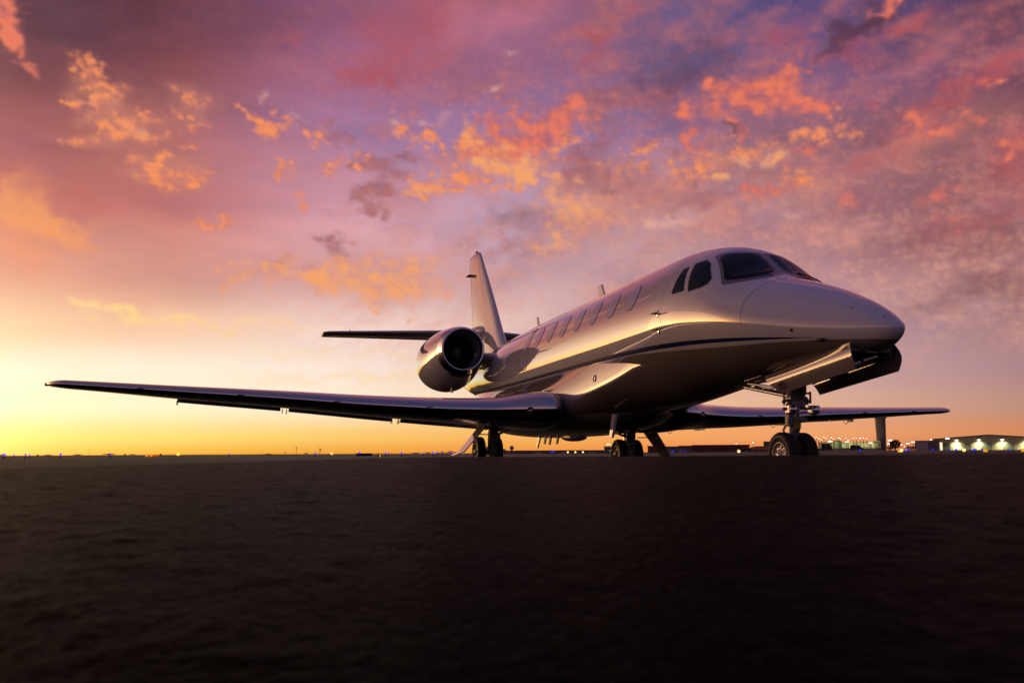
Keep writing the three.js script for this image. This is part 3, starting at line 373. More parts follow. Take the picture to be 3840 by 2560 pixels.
for (const m of [1, -1]) {
  const mir = (p) => V(p.x * m, p.y, p.z), tipRound = (t) => { const d = clamp((t - 9.25) / 0.47, 0, 1); return 1 - Math.sqrt(Math.max(0, 1 - d * d)); };
  const TS = []; for (let k = 0; k < 14; k++) TS.push(1.24 - 0.26 * Math.cos(k / 14 * Math.PI / 2)); for (let t = 1.24; t < 2.4; t += 0.06) TS.push(t); for (let t = 2.4; t < 9.2; t += 0.2) TS.push(t); for (let k = 0; k <= 14; k++) TS.push(9.25 + 0.468 * Math.sin(k / 14 * Math.PI / 2));
  const cut = (t) => t < 7.46 && t > 1.0 ? 0.80 : 1;         // flaps hang behind the rear spar; aileron and tip go on to the trailing edge
  const chord = (t, x) => { const le = wingLE(t) + 0.85 * tipRound(t), te = wingTE(t) - 0.16 * tipRound(t); return [le, te]; };
  const section = (t, k, n, c1) => { const u = k / n * 2 - 1, xx = (1 - Math.cos(Math.abs(u) * Math.PI / 2)) * c1, [le, te] = chord(t), thin = 1 - 0.75 * tipRound(t), p = wingPoint(t, xx, 1, le, te), q = wingPoint(t, xx, -1, le, te), mid = (p.y + q.y) / 2, half = (p.y - q.y) / 2 * thin; return V(t, mid + (u > 0 ? half : -half), p.z); };
  const at0 = TS.findIndex((t) => t > 7.46), inner = TS.slice(0, at0), outer = TS.slice(at0 - 1), W = [];
  for (const [ts, c1] of [[[...inner, 7.46], 0.80], [[7.46, ...outer.slice(1)], 1]]) W.push(grid(ts.length - 1, 56, (a, b, i, j) => mir(section(ts[i], j, 56, c1)), { flip: m < 0 }));
  // closing ribs at the flap cut and the rear spar
  W.push(grid(1, 60, (a, b) => { const t = lerp(0.98, 7.46, b), p = section(t, a ? 56 : 0, 56, 0.80); return mir(p); }, { flip: m > 0 }));
  W.push(grid(1, 10, (a, b) => { const x = lerp(0.8, 1, b), p = wingPoint(7.46, x, a ? 1 : -1); return mir(p); }, { flip: m > 0 }));
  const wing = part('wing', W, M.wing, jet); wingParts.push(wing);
  // polished leading edge: a thin skin over the front of the section
  const LT = TS.filter((t) => t > 0.99 && t < 9.69); part('leading_edge', grid(LT.length - 1, 26, (a, b, i) => { const t = LT[i], [le, te] = chord(t), u = b * 2 - 1, x = (1 - Math.cos(Math.abs(u) * Math.PI / 2)) * 0.085, thin = 1 - 0.75 * tipRound(t), p = wingPoint(t, x, 1, le, te), q = wingPoint(t, x, -1, le, te), mid = (p.y + q.y) / 2, half = (p.y - q.y) / 2 * thin + 0.002, e = Math.abs(u) > 0.99 ? 0.001 : 0; return mir(V(t, mid + (u > 0 ? half : -half) * (1 - 0.0), p.z - 0.003 * (1 - Math.abs(u)) + e)); }, { flip: m < 0 }), M.metal, wing);
  // three flap panels a little lowered, with gaps between them, then the aileron line
  for (const [t0, t1] of [[1.25, 3.20], [3.42, 5.36], [5.52, 7.42]]) {
    part('added_glint_rod', bar(mir(V(t0, lerp(LEH(t0), TEH(t0), 0.8) - 0.055, wingTE(t0) - 0.2 * (wingTE(t0) - wingLE(t0)))), mir(V(t1, lerp(LEH(t1), TEH(t1), 0.8) - 0.05, wingTE(t1) - 0.2 * (wingTE(t1) - wingLE(t1)))), 0.012), M.metal, wing);  // polished rod added along the flap hinge to catch a bright line
    part('flap', grid(10, 40, (a, b) => { const t = lerp(t0, t1, a), le = wingLE(t), te = wingTE(t), c = te - le, fc = 0.215 * c, u = b * 2 - 1, x = 1 - Math.cos(Math.abs(u) * Math.PI / 2), z0 = te - fc * 0.96, drop = 0.055 + 0.13 * x * fc, h = lerp(LEH(t), TEH(t), 0.8 + 0.2 * x) - drop * 0.55, y = naca(x) * 0.13 * fc * 1.2; return mir(V(t, h + (u > 0 ? y : -y), z0 + fc * x)); }, { flip: m < 0 }), M.wing, wing);
  }
  for (const t of [3.25, 3.38, 5.40, 5.48, 7.44]) { const z = wingTE(t) - 0.16, h = TEH(t) - 0.075; part('flap_hinge', box(0.014, 0.085, 0.22, t * m, h, z), M.gear, wing); }
  part('tip_light', new THREE.SphereGeometry(1, 16, 10).scale(0.035, 0.03, 0.09).translate(9.66 * m, 1.405, 10.98), m > 0 ? M.lens : M.lens, wing);
  for (const t of [3.1, 4.6, 6.2, 7.9]) { const p = wingPoint(t, 0.03, 1), q = wingPoint(t, 0.03, -1); part('stall_strip', box(0.16, 0.012, 0.02, t * m, (p.y + q.y) / 2 - 0.0, wingLE(t) - 0.004), M.seal, wing); }
  { const t = 1.55, p = V(t * m, LEH(t) - 0.055, wingLE(t) + 0.035); const l = part('landing_light', new THREE.CylinderGeometry(0.085, 0.085, 0.05, 28).rotateX(Math.PI / 2 - 0.55).translate(p.x, p.y, p.z), M.seal, wing); part('lamp_lens', new THREE.SphereGeometry(0.062, 20, 12).scale(1, 1, 0.35).rotateX(-0.55).translate(p.x, p.y - 0.012, p.z - 0.022), M.lens, l); }
}
for (const t of [1.6, 4.25, 4.9, 6.3]) part('static_loop', new THREE.TorusGeometry(0.05, 0.006, 8, 24, Math.PI * 1.4).rotateZ(Math.PI * 0.8).translate(-t - 0.9, TEH(t + 0.9) - 0.10, wingTE(t + 0.9) - 0.3), M.gear, wingParts[1]);
// fin, rudder, tailplane
function surface(list, { kx = 0.1, n = 30, rows = 40, vertical = false, x0 = 0, x1 = 1 }) {   // list: [span, leading edge z, trailing edge z, other coordinate]
  const T = list.map((l) => l[0]), le = pchip(T, list.map((l) => l[1])), te = pchip(T, list.map((l) => l[2])), off = pchip(T, list.map((l) => l[3]));
  return grid(rows, n * 2, (a, b) => { const t = lerp(T[0], T[T.length - 1], a), c = te(t) - le(t), u = b * 2 - 1, x = x0 + (1 - Math.cos(Math.abs(u) * Math.PI / 2)) * (x1 - x0), tip = 1 - smoothstep(a, 0.97, 1) * 0.75, y = naca(x) * kx * c * tip * Math.sign(u); return vertical ? V(y + off(t), t, le(t) + c * x) : V(t, off(t) + y, le(t) + c * x); });
}
{
  const F = [[2.55, 14.45, 18.55, 0], [2.9, 14.78, 18.62, 0], [3.2, 15.14, 18.7, 0], [4.4, 16.3, 19.0, 0], [5.6, 17.51, 19.30, 0], [6.0, 17.92, 19.40, 0], [6.06, 18.0, 19.40, 0], [6.10, 18.2, 19.38, 0]];
  const fin = part('fin', surface(F, { vertical: true, kx: 0.095, rows: 60 }), M.paint, jet);
  part('fin_cap', surface([[6.10, 18.2, 19.38, 0], [6.118, 18.45, 19.33, 0]], { vertical: true, kx: 0.05, rows: 4 }), M.paint, fin);
  for (const m of [1, -1]) part('rudder_gap', grid(30, 1, (a, b) => { const h = lerp(3.75, 6.03, a), z = lerp(18.56, 19.14, (h - 3.75) / 2.28) + b * 0.022, t = [2.55, 6.0], le = lerp(16.3, 17.92, (h - 4.4) / 1.6), te = lerp(19, 19.4, (h - 4.4) / 1.6), c = te - le; return V(m * (naca((z - le) / c) * 0.095 * c + 0.0025), h, z); }, { flip: m < 0 }), M.seal, fin);
  part('beacon_light', new THREE.CapsuleGeometry(0.03, 0.03, 4, 12).translate(0, 6.13, 18.42), M.red, fin);
  part('fin_vane', box(0.16, 0.014, 0.40, 0.13, 5.48, 18.72), M.gear, fin);
  for (const m of [1, -1]) {
    const L = [[0, 16.95, 18.95, 3.6], [4.29, 18.40, 19.48, 3.58]];
    const g = surface(L, { kx: 0.1, rows: 40, x1: 0.72 }), e = surface(L, { kx: 0.1, rows: 40 });
    if (m < 0) for (const q of [g, e]) { q.scale(-1, 1, 1); const ix = q.index.array; for (let i = 0; i < ix.length; i += 3) [ix[i], ix[i + 1]] = [ix[i + 1], ix[i]]; }
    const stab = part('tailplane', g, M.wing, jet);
    const T = (t) => lerp(16.95, 18.40, t / 4.29), E = (t) => lerp(18.95, 19.48, t / 4.29);
    part('elevator', grid(20, 24, (a, b) => { const t = lerp(0.55, 4.27, a), c = E(t) - T(t), u = b * 2 - 1, x = 1 - Math.cos(Math.abs(u) * Math.PI / 2), fc = 0.27 * c, y = naca(x) * 0.16 * fc; return V(m * t, 3.592 - 0.012 * x - 0.012 + (u > 0 ? y : -y), E(t) - fc + fc * x); }, { flip: m < 0 }), M.wing, stab);
    part('added_glint_rod', bar(V(m * 0.5, 3.575 - 0.045, E(0.5) - 0.275 * (E(0.5) - T(0.5))), V(m * 4.26, 3.575 - 0.022, E(4.26) - 0.275 * (E(4.26) - T(4.26))), 0.013), M.metal, stab);  // added rod under the elevator hinge, there to reflect the glow
    part('tailplane_tip', new THREE.SphereGeometry(1, 20, 12).scale(0.04, 0.05, 0.54).translate(m * 4.29, 3.58, 18.94), M.wing, stab);
    part('static_wick', bar(V(m * 3.6, 3.60, 18.3), V(m * 3.6, 3.67, 18.3), 0.012), M.dark, stab);
    part('tailplane_fillet', new THREE.SphereGeometry(1, 40, 24).scale(0.24, 0.24, 1.3).translate(m * 0.12, 3.6, 17.95), M.paint, fin);
  }
}
// engines
for (const m of [1, -1]) {
  const NS = [12.47, 12.5, 12.56, 12.7, 13.0, 13.5, 14.1, 14.8, 15.4, 15.9, 16.25], cx = pchip(NS, [1.625, 1.625, 1.625, 1.627, 1.632, 1.64, 1.645, 1.64, 1.63, 1.62, 1.615]), cy = pchip(NS, [2.565, 2.565, 2.563, 2.552, 2.515, 2.465, 2.44, 2.46, 2.5, 2.53, 2.55]), rx = pchip(NS, [0.455, 0.478, 0.503, 0.535, 0.585, 0.645, 0.672, 0.655, 0.59, 0.51, 0.45]), ry = pchip(NS, [0.455, 0.478, 0.505, 0.545, 0.615, 0.695, 0.725, 0.69, 0.60, 0.51, 0.45]);
  const sx = (f) => smoothed(f, 12.47, 0.1), CX = sx(cx), CY = sx(cy), RX = sx(rx), RY = sx(ry);
  const nac = part('engine_nacelle', grid(90, 80, (a, b) => { const s = lerp(12.6, 16.25, a), t = b * Math.PI * 2; return V(m * (CX(s) + RX(s) * Math.cos(t)), CY(s) + RY(s) * Math.sin(t), s); }, { closed: true, flip: m > 0 }), M.paint, jet);
  const ring = (prof, mat, name) => part(name, grid(prof.length - 1, 80, (a, b, i) => { const [r, z] = prof[i], t = b * Math.PI * 2; return V(m * (1.625 + r * Math.cos(t)), 2.565 + r * Math.sin(t), z); }, { closed: true, flip: m > 0 }), mat, nac);
  const lipP = []; for (let k = 0; k <= 24; k++) { const a = k / 24, th = Math.PI * a; lipP.push([0.468 - 0.036 * Math.cos(Math.PI - th), 0]); }
  const inlet = []; for (let k = 0; k <= 10; k++) inlet.push([lerp(0.405, 0.425, k / 10), lerp(13.35, 12.62, k / 10)]); for (let k = 1; k <= 14; k++) { const th = k / 14 * Math.PI; inlet.push([0.463 - 0.038 * Math.cos(th), 12.56 - 0.10 * Math.sin(th)]); }
  ring(inlet.slice(0, 11), M.duct, 'inlet_duct'); 
  const outerLip = inlet.slice(10); outerLip.push([0.5085, 12.585], [0.516, 12.612], [0.525, 12.66], [0.54, 12.73]);
  part('inlet_lip', grid(outerLip.length - 1, 80, (a, b, i) => { const [r, z] = outerLip[i], t = b * Math.PI * 2, k = smoothstep(i, 10, outerLip.length - 3); return V(m * lerp(1.625 + r * Math.cos(t), CX(z) + (RX(z) + 0.002) * Math.cos(t), k), lerp(2.565 + r * Math.sin(t), CY(z) + (RY(z) + 0.002) * Math.sin(t), k), z); }, { closed: true, flip: m > 0 }), M.lip, nac);
  const blades = []; for (let k = 0; k < 22; k++) { const b = new THREE.BoxGeometry(0.075, 0.30, 0.006).rotateY(0.7).translate(0, 0.255, 0).rotateZ(k / 22 * Math.PI * 2).translate(1.625 * m, 2.565, 13.24); blades.push(b); }
  part('fan_blades', [...blades, new THREE.CircleGeometry(0.405, 40).rotateY(Math.PI).translate(1.625 * m, 2.565, 13.34)], M.fan, nac);
  part('spinner', latheZ([[0.0001, -0.21], [0.03, -0.19], [0.07, -0.12], [0.105, -0.03], [0.115, 0.02]], 32).translate(1.625 * m, 2.565, 13.23), M.spinner, nac);
  part('exhaust_nozzle', latheZ([[0.44, 0], [0.40, 0.25], [0.34, 0.5], [0.32, 0.5], [0.36, 0.1]], 48).translate(1.615 * m, 2.55, 16.2), M.steel, nac);
  { // dark intake slots under the lip
    const slot = (a0, a1, z0, z1) => grid(24, 3, (a, b) => { const t = lerp(a0, a1, a), z = lerp(z0, z1, b); return V(m * (CX(z) + (RX(z) + 0.003) * Math.cos(t)), CY(z) + (RY(z) + 0.003) * Math.sin(t), z); }, { flip: m < 0 });
    part('cooling_slot', slot(-1.85, -1.32, 12.655, 12.69), M.seal, nac); part('cooling_slot', slot(-3.0, -1.1, 12.745, 12.815), M.seal, nac);
  }
  part('drain_mast', [bar(V(1.66 * m, 1.80, 13.45), V(1.66 * m, 1.665, 13.47), 0.028, 0.02), box(0.05, 0.012, 0.1, 1.66 * m, 1.665, 13.43)], M.steel, nac);
  part('pylon', grid(8, 40, (a, b) => { const t = lerp(0.75, 1.25, a), u = b * 2 - 1, x = 1 - Math.cos(Math.abs(u) * Math.PI / 2), le = lerp(12.35, 12.95, a), c = 15.6 - le; return V(m * t, lerp(2.44, 2.50, a) + naca(x) * 0.075 * c * Math.sign(u), le + c * x); }, { flip: m < 0 }), M.paint, jet);
}
// probes, aerials, small fittings
{
  for (const h of [2.061, 1.854]) { const p = V(sideT(3.5, h), h, 3.5), f = part('air_data_probe', [bar(V(p.x + 0.055, h, 3.56), V(p.x + 0.055, h, 3.34), 0.011, 0.006), bar(V(p.x - 0.01, h, 3.52), V(p.x + 0.055, h, 3.5), 0.014)], M.gear, jet); part('probe_plate', new THREE.SphereGeometry(1, 16, 10).scale(0.008, 0.055, 0.03).translate(p.x + 0.002, h, 3.5), M.chrome, f); }
  const blade = (name, mat, x, y, z, h, c, t, lean = 0.25) => { const s = new THREE.Shape([new THREE.Vector2(0, 0), new THREE.Vector2(c, 0), new THREE.Vector2(c * 0.9 + lean * Math.abs(h), h), new THREE.Vector2(c * 0.35 + lean * Math.abs(h), h)]), g = new THREE.ExtrudeGeometry(s, { depth: t, bevelEnabled: true, bevelSize: 0.006, bevelThickness: 0.006, bevelSegments: 2 }).translate(0, 0, -t / 2).rotateY(-Math.PI / 2).translate(x, y, z); return part(name, g, mat, jet); };
  blade('blade_aerial', M.paint, 0, 2.98, 7.90, 0.35, 0.30, 0.02, 0.35); blade('blade_aerial', M.paint, 0, 2.96, 11.95, 0.35, 0.16, 0.015, 0.4);
  blade('blade_aerial', M.paint, 0, 2.93, 4.75, 0.11, 0.2, 0.02, 0.4);
  blade('belly_aerial', M.paint, 0, 0.65, 11.85, -0.23, 0.20, 0.025, 0.6);
  for (const [z, h] of [[11.45, -0.12], [11.1, -0.14], [10.6, -0.13]]) blade('belly_mast', M.gear, 0, 0.615, z, h, 0.12, 0.02, 0.35);
  blade('belly_blade', M.paint, 0.56, 0.88, 6.0, -0.35, 0.17, 0.03, 0.35); blade('belly_blade', M.paint, 0.62, 0.87, 7.75, -0.08, 0.1, 0.012, 0.4);
  part('belly_pod', new THREE.SphereGeometry(1, 32, 16).scale(0.2, 0.075, 0.5).translate(0, 0.595, 9.65), M.paint, jet);
  const lamp = V(1.1, 1.45, 5.9); part('wing_inspection_light', new THREE.TorusGeometry(0.05, 0.008, 8, 28).rotateY(Math.PI / 2).rotateZ(0.05).translate(0.955, 1.42, 5.95), M.chrome, jet);
  { const p = V(sideT(1.126, 1.559), 1.559, 1.126), n = hullNormal(p); part('static_port', new THREE.CylinderGeometry(0.018, 0.018, 0.006, 16).applyQuaternion(new THREE.Quaternion().setFromUnitVectors(V(0, 1, 0), n)).translate(p.x, p.y, p.z), M.dark, jet); }
  { const p = V(sideT(0.86, 1.43), 1.43, 0.86); part('nose_vent', new THREE.SphereGeometry(1, 16, 10).scale(0.02, 0.022, 0.09).translate(p.x, p.y, p.z), M.seal, jet); }
  for (const [s, h] of [[0.545, 1.723], [0.235, 1.597]]) { const p = V(sideT(s, h), h, s); part('nose_fastener', new THREE.SphereGeometry(0.008, 10, 8).translate(p.x, p.y, p.z), M.dark, jet); }
  part('cabin_gutter', grid(40, 1, (a, b) => { const s = lerp(8.2, 10.6, a), h = lerp(2.80, 2.79, b), p = V(sideT(s, h), h, s), n = hullNormal(p); return p.addScaledVector(n, 0.004); }, { flip: true }), M.seal, jet);
}
// ------------------------------------------------------------------ landing gear
const font = new FontLoader().parse(JSON.parse(JSON.stringify(await new FontLoader().loadAsync('fonts/droid/droid_sans_bold.typeface.json').then((f) => f.data))));
function each(name, geos, mat, parent) { geos.forEach((g) => part(name, g, mat, parent)); }
function wheel(parent, x, y, z, r, w, out) {               // out: +1 when the outer face looks to starboard
  const rr = r * 0.58, prof = [[rr, -w * 0.36], [rr + 0.02 * r, -w * 0.44], [r * 0.74, -w * 0.5], [r * 0.88, -w * 0.485], [r * 0.95, -w * 0.42], [r * 0.985, -w * 0.3]];
  for (const g of [-0.2, -0.07, 0.07, 0.2]) prof.push([r, w * (g - 0.035)], [r - 0.008, w * (g - 0.018)], [r - 0.008, w * (g + 0.018)], [r, w * (g + 0.035)]);
  prof.push([r * 0.985, w * 0.3], [r * 0.95, w * 0.42], [r * 0.88, w * 0.485], [r * 0.74, w * 0.5], [rr + 0.02 * r, w * 0.44], [rr, w * 0.36]);
  const put = (g) => g.translate(x, y, z);
  const t = part('tyre', put(latheX(prof, 64)), M.rubber, parent);
  const o = out, side = [[rr * 1.0, o * w * 0.37], [rr * 0.97, o * w * 0.42], [rr * 0.90, o * w * 0.43], [rr * 0.84, o * w * 0.34], [rr * 0.78, o * w * 0.20], [rr * 0.42, o * w * 0.24], [rr * 0.36, o * w * 0.40], [rr * 0.26, o * w * 0.46], [0.0001, o * w * 0.47]];
  const inner = [[rr, -o * w * 0.37], [rr * 0.9, -o * w * 0.3], [0.0001, -o * w * 0.25]];
  part('wheel_rim', [put(latheX(side, 56)), put(latheX([[rr, -w * 0.37], [rr, w * 0.37]], 56))], M.wheel, parent); part('rim_inner_face', put(latheX(inner, 40)), M.dark, parent);  // inner wheel face has a darker colour than the outer rim
  const bolts = [], holes = [], n = 9; for (let k = 0; k < n; k++) { const a = k / n * Math.PI * 2; bolts.push(new THREE.CylinderGeometry(0.009, 0.009, 0.02, 8).rotateZ(Math.PI / 2).translate(x + o * w * 0.235, y + Math.cos(a) * rr * 0.52, z + Math.sin(a) * rr * 0.52)); holes.push(new THREE.CylinderGeometry(rr * 0.085, rr * 0.085, 0.012, 14).rotateZ(Math.PI / 2).translate(x + o * w * 0.222, y + Math.cos(a + 0.35) * rr * 0.64, z + Math.sin(a + 0.35) * rr * 0.64)); }
  each('wheel_bolt', bolts, M.steel, parent); each('wheel_hole', holes, M.dark, parent);
  part('side_wall_line', [put(latheX([[r * 0.80, o * w * 0.502], [r * 0.815, o * w * 0.502]], 56))], M.gear, parent);
  part('hub_cap', put(latheX([[rr * 0.25, o * w * 0.46], [rr * 0.22, o * w * 0.56], [rr * 0.12, o * w * 0.60], [0.0001, o * w * 0.605]], 32)), M.steel, parent);
}
{ // nose gear
  const z = 1.92, za = 2.02;
  const g = part('nose_gear', [bar(V(0, 1.34, z - 0.04), V(0, 0.98, z), 0.10, 0.115, 24), bar(V(0, 0.99, z), V(0, 0.86, z), 0.115, 0.085, 24), bar(V(0, 0.87, z), V(0, 0.80, z), 0.10, 0.10, 24), rbox(0.22, 0.05, 0.14, 0.015, 0, 0.90, z), rbox(0.26, 0.035, 0.05, 0.01, 0, 0.85, z - 0.03), rbox(0.10, 0.15, 0.10, 0.02, 0.06, 0.66, z + 0.03), rbox(0.15, 0.05, 0.12, 0.015, -0.03, 0.665, z)], M.gear, jet);
  part('strut', bar(V(0, 0.82, z), V(0, 0.64, z + 0.01), 0.042, 0.042, 24), M.chrome, g);
  part('strut_collar', bar(V(0, 0.665, z + 0.01), V(0, 0.565, z + 0.02), 0.054, 0.054, 24), M.yellow, g);
  part('axle_fork', [bar(V(0, 0.57, z + 0.02), V(0, 0.44, za - 0.02), 0.05, 0.045, 20), rbox(0.09, 0.30, 0.09, 0.02, 0, 0.36, za), bar(V(-0.19, 0.261, za), V(0.19, 0.261, za), 0.028)], M.gear, g);
  each('torque_link', [bar(V(0.052, 0.69, z + 0.06), V(0.052, 0.55, z + 0.20), 0.016, 0.014), bar(V(0.052, 0.55, z + 0.20), V(0.05, 0.42, za + 0.05), 0.014, 0.016), bar(V(0.075, 0.80, z + 0.0), V(0.072, 0.42, z + 0.03), 0.016), new THREE.TorusGeometry(0.022, 0.008, 8, 20).rotateY(Math.PI / 2 - 0.5).translate(0.112, 0.645, z)], M.steel, g);
  each('drag_brace', [bar(V(0.06, 0.925, z + 0.03), V(0.07, 1.10, z + 1.02), 0.022), bar(V(-0.06, 0.925, z + 0.03), V(-0.07, 1.10, z + 1.02), 0.022), bar(V(0.1, 1.02, z + 0.1), V(0.12, 1.13, z + 0.85), 0.016), bar(V(-0.07, 1.04, z + 0.6), V(0.07, 1.04, z + 0.6), 0.018)], M.steel, g);
  each('steering_link', [bar(V(0.17, 0.98, z - 0.02), V(0.17, 0.82, z - 0.02), 0.010), bar(V(-0.17, 0.985, z - 0.02), V(-0.17, 0.85, z - 0.02), 0.012), bar(V(-0.17, 0.965, z - 0.02), V(-0.04, 0.96, z), 0.012), bar(V(-0.17, 0.87, z - 0.02), V(-0.05, 0.885, z), 0.016), bar(V(0.17, 0.87, z - 0.02), V(0.04, 0.88, z), 0.014), new THREE.SphereGeometry(0.024, 12, 8).translate(0.17, 0.86, z - 0.02), new THREE.SphereGeometry(0.026, 12, 8).translate(-0.12, 0.89, z - 0.02), new THREE.SphereGeometry(0.02, 12, 8).translate(0.17, 0.78, z - 0.02)], M.gear, g);
  for (const x of [0.105, -0.185]) { const l = part('taxi_light', [rbox(0.105, 0.10, 0.10, 0.012, x, 0.775, z - 0.06)], x > 0 ? M.steel : M.steel, g); l.userData.label = x > 0 ? 'taxi light on the starboard side of the nose strut' : 'taxi light on the port side of the nose strut'; }
  each('taxi_lens', [new THREE.SphereGeometry(1, 20, 12).scale(0.045, 0.045, 0.02).translate(0.105, 0.775, z - 0.112), new THREE.SphereGeometry(1, 20, 12).scale(0.045, 0.045, 0.02).translate(-0.185, 0.775, z - 0.112)], M.lens, g);
  each('lamp_bracket', [bar(V(-0.14, 0.79, z), V(0.08, 0.79, z), 0.013), bar(V(-0.14, 0.75, z), V(0, 0.735, z), 0.009), bar(V(0.13, 0.84, z - 0.02), V(0.13, 0.72, z - 0.02), 0.016)], M.gear, g);
  wheel(g, 0.125, 0.261, za, 0.261, 0.125, 1); wheel(g, -0.125, 0.261, za, 0.261, 0.125, -1);
  const doorFace = (m, off) => (a, b) => { const s = lerp(0.53 - 0.06 * b - 0.03 * Math.sin(Math.PI * b), lerp(2.16, 1.82, b), a), y = lerp(lerp(1.372, 1.165, a), lerp(1.097, 0.945, a), b), x = 0.262 + 0.030 * Math.sin(b * Math.PI * 1.15) - off; return V(m * x, y, s); };
  // the two long doors that hang beside the open bay
  for (const m of [1, -1]) {
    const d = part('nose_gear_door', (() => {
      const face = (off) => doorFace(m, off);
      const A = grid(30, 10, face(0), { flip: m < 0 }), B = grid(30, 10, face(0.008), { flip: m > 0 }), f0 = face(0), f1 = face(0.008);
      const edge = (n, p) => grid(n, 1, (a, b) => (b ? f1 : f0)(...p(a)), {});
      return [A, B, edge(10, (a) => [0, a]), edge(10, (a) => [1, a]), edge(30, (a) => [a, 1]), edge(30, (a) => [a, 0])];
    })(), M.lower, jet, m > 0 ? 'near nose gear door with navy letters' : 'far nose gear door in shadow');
    if (m > 0) { const L = new TextGeometry('RD', { font, size: 0.072, depth: 0.0015, curveSegments: 6 }); L.computeBoundingBox(); const B0 = L.boundingBox, P = doorFace(m, 0)(0.955, 0.86), ex = doorFace(m, 0)(0.90, 0.86).sub(P).normalize(), ey0 = doorFace(m, 0)(0.955, 0.60).sub(P).normalize(), ez = ex.clone().cross(ey0).normalize(), ey = ez.clone().cross(ex); P.addScaledVector(ez, 0.003);
      L.translate(-B0.min.x, 0, 0).scale(0.125 / (B0.max.x - B0.min.x), 0.085 / B0.max.y, 1).applyMatrix4(new THREE.Matrix4().makeBasis(ex, ey, ez)).translate(P.x, P.y, P.z); part('door_lettering', L, M.ink, d); }
  }
  each('door_rod', [bar(V(0.23, 1.15, 0.6), V(0.10, 1.19, 0.6), 0.011), bar(V(0.06, 1.205, 0.6), V(-0.10, 1.255, 0.6), 0.013)], std({ color: rgb(0.8, 0.78, 0.74), roughness: 0.4 }), jet);
}
for (const m of [1, -1]) { // main gear
  const g = part('main_gear', [rbox(0.14, 0.55, 0.16, 0.03, 1.43 * m, 0.78, 10.28), bar(V(1.43 * m, 0.75, 10.25), V(1.45 * m, 0.42, 10.30), 0.075, 0.07, 20), rbox(0.15, 0.16, 0.42, 0.04, 1.45 * m, 0.33, 10.47), bar(V(1.22 * m, 0.30, 10.6), V(1.74 * m, 0.30, 10.6), 0.035), bar(V(1.52 * m, 1.0, 10.2), V(1.52 * m, 0.36, 10.3), 0.017), bar(V(1.545 * m, 1.0, 10.3), V(1.535 * m, 0.36, 10.36), 0.012), rbox(0.16, 0.05, 0.14, 0.01, 1.44 * m, 0.50, 10.24), rbox(0.06, 0.09, 0.1, 0.01, 1.36 * m, 0.60, 10.26)], M.gear, jet, m > 0 ? 'starboard main gear leg' : 'port main gear leg');
  each('oleo_strut', [bar(V(1.45 * m, 0.86, 10.62), V(1.45 * m, 0.40, 10.56), 0.045, 0.03, 16)], M.chrome, g);
  each('side_brace', [bar(V(1.38 * m, 0.63, 10.28), V(1.10 * m, 0.76, 10.45), 0.024), bar(V(1.10 * m, 0.76, 10.45), V(0.92 * m, 0.84, 10.55), 0.028)], M.gear, g);
  wheel(g, 1.665 * m, 0.300, 10.6, 0.300, 0.17, m); wheel(g, 1.315 * m, 0.300, 10.6, 0.300, 0.17, -m);
  // leg door: an upper link under the wing and a long plate leaning outwards
  const plate = (A, B, z0, z1, z2, z3, th) => { const n = V(B.y - A.y, A.x - B.x, 0).normalize().multiplyScalar(th / 2), q = [[A, z0], [A, z1], [B, z3], [B, z2]], P = []; for (const k of [1, -1]) for (const [p, z] of q) P.push(V((p.x + n.x * k) * m, p.y + n.y * k, z)); const I = [0, 1, 2, 0, 2, 3, 4, 6, 5, 4, 7, 6, 0, 4, 5, 0, 5, 1, 1, 5, 6, 1, 6, 2, 2, 6, 7, 2, 7, 3, 3, 7, 4, 3, 4, 0], G = new THREE.BufferGeometry().setFromPoints(I.map((i) => P[i])); G.computeVertexNormals(); return G; };
  const d = part('main_gear_door', plate(V(1.70, 0.83), V(2.13, 0.285), 9.72, 10.36, 9.86, 10.36, 0.022), M.paint, jet, m > 0 ? 'starboard gear door plate' : 'port gear door plate');
  each('door_link', [plate(V(1.70, 0.832), V(1.93, 0.945), 9.74, 10.3, 9.8, 10.3, 0.02), plate(V(1.93, 0.945), V(2.18, 0.985), 9.8, 10.3, 9.95, 10.3, 0.02)], M.paint, d);
  part('door_foot', plate(V(2.12, 0.30), V(2.28, 0.215), 9.9, 10.36, 10.1, 10.4, 0.015), M.paint, d);
  part('door_rod', bar(V(1.52 * m, 0.63, 10.1), V(1.86 * m, 0.64, 10.1), 0.010), M.gear, d);
}

// ------------------------------------------------------------------ the airfield round it
const F_PX = 920.5;                                        // for reasoning about sizes: picture widths per unit of tangent
function place(azDeg, dist) { const a = azDeg * Math.PI / 180; return V(EYE.x + (FWD.x * Math.cos(a) + RIGHT.x * Math.sin(a)) * dist, 0, EYE.z + (FWD.z * Math.cos(a) + RIGHT.z * Math.sin(a)) * dist); }
const azOf = (px) => Math.atan((px - 1920) / 3452) * 180 / Math.PI;           // bearing of a column of the reference plan
function site(name, label, category, az, dist, y = 0, group) { const p = place(az, dist), o = thing(name, label, category, [p.x, terrain(p.x, p.z), p.z], group); o.rotation.y = Math.atan2(EYE.x - p.x, EYE.z - p.z); return o; }   // +z of the thing looks at the camera; its x runs to the picture's right
const perPx = (dist, az) => dist * Math.cos(az * Math.PI / 180) / 3452;       // metres across one reference column at that distance
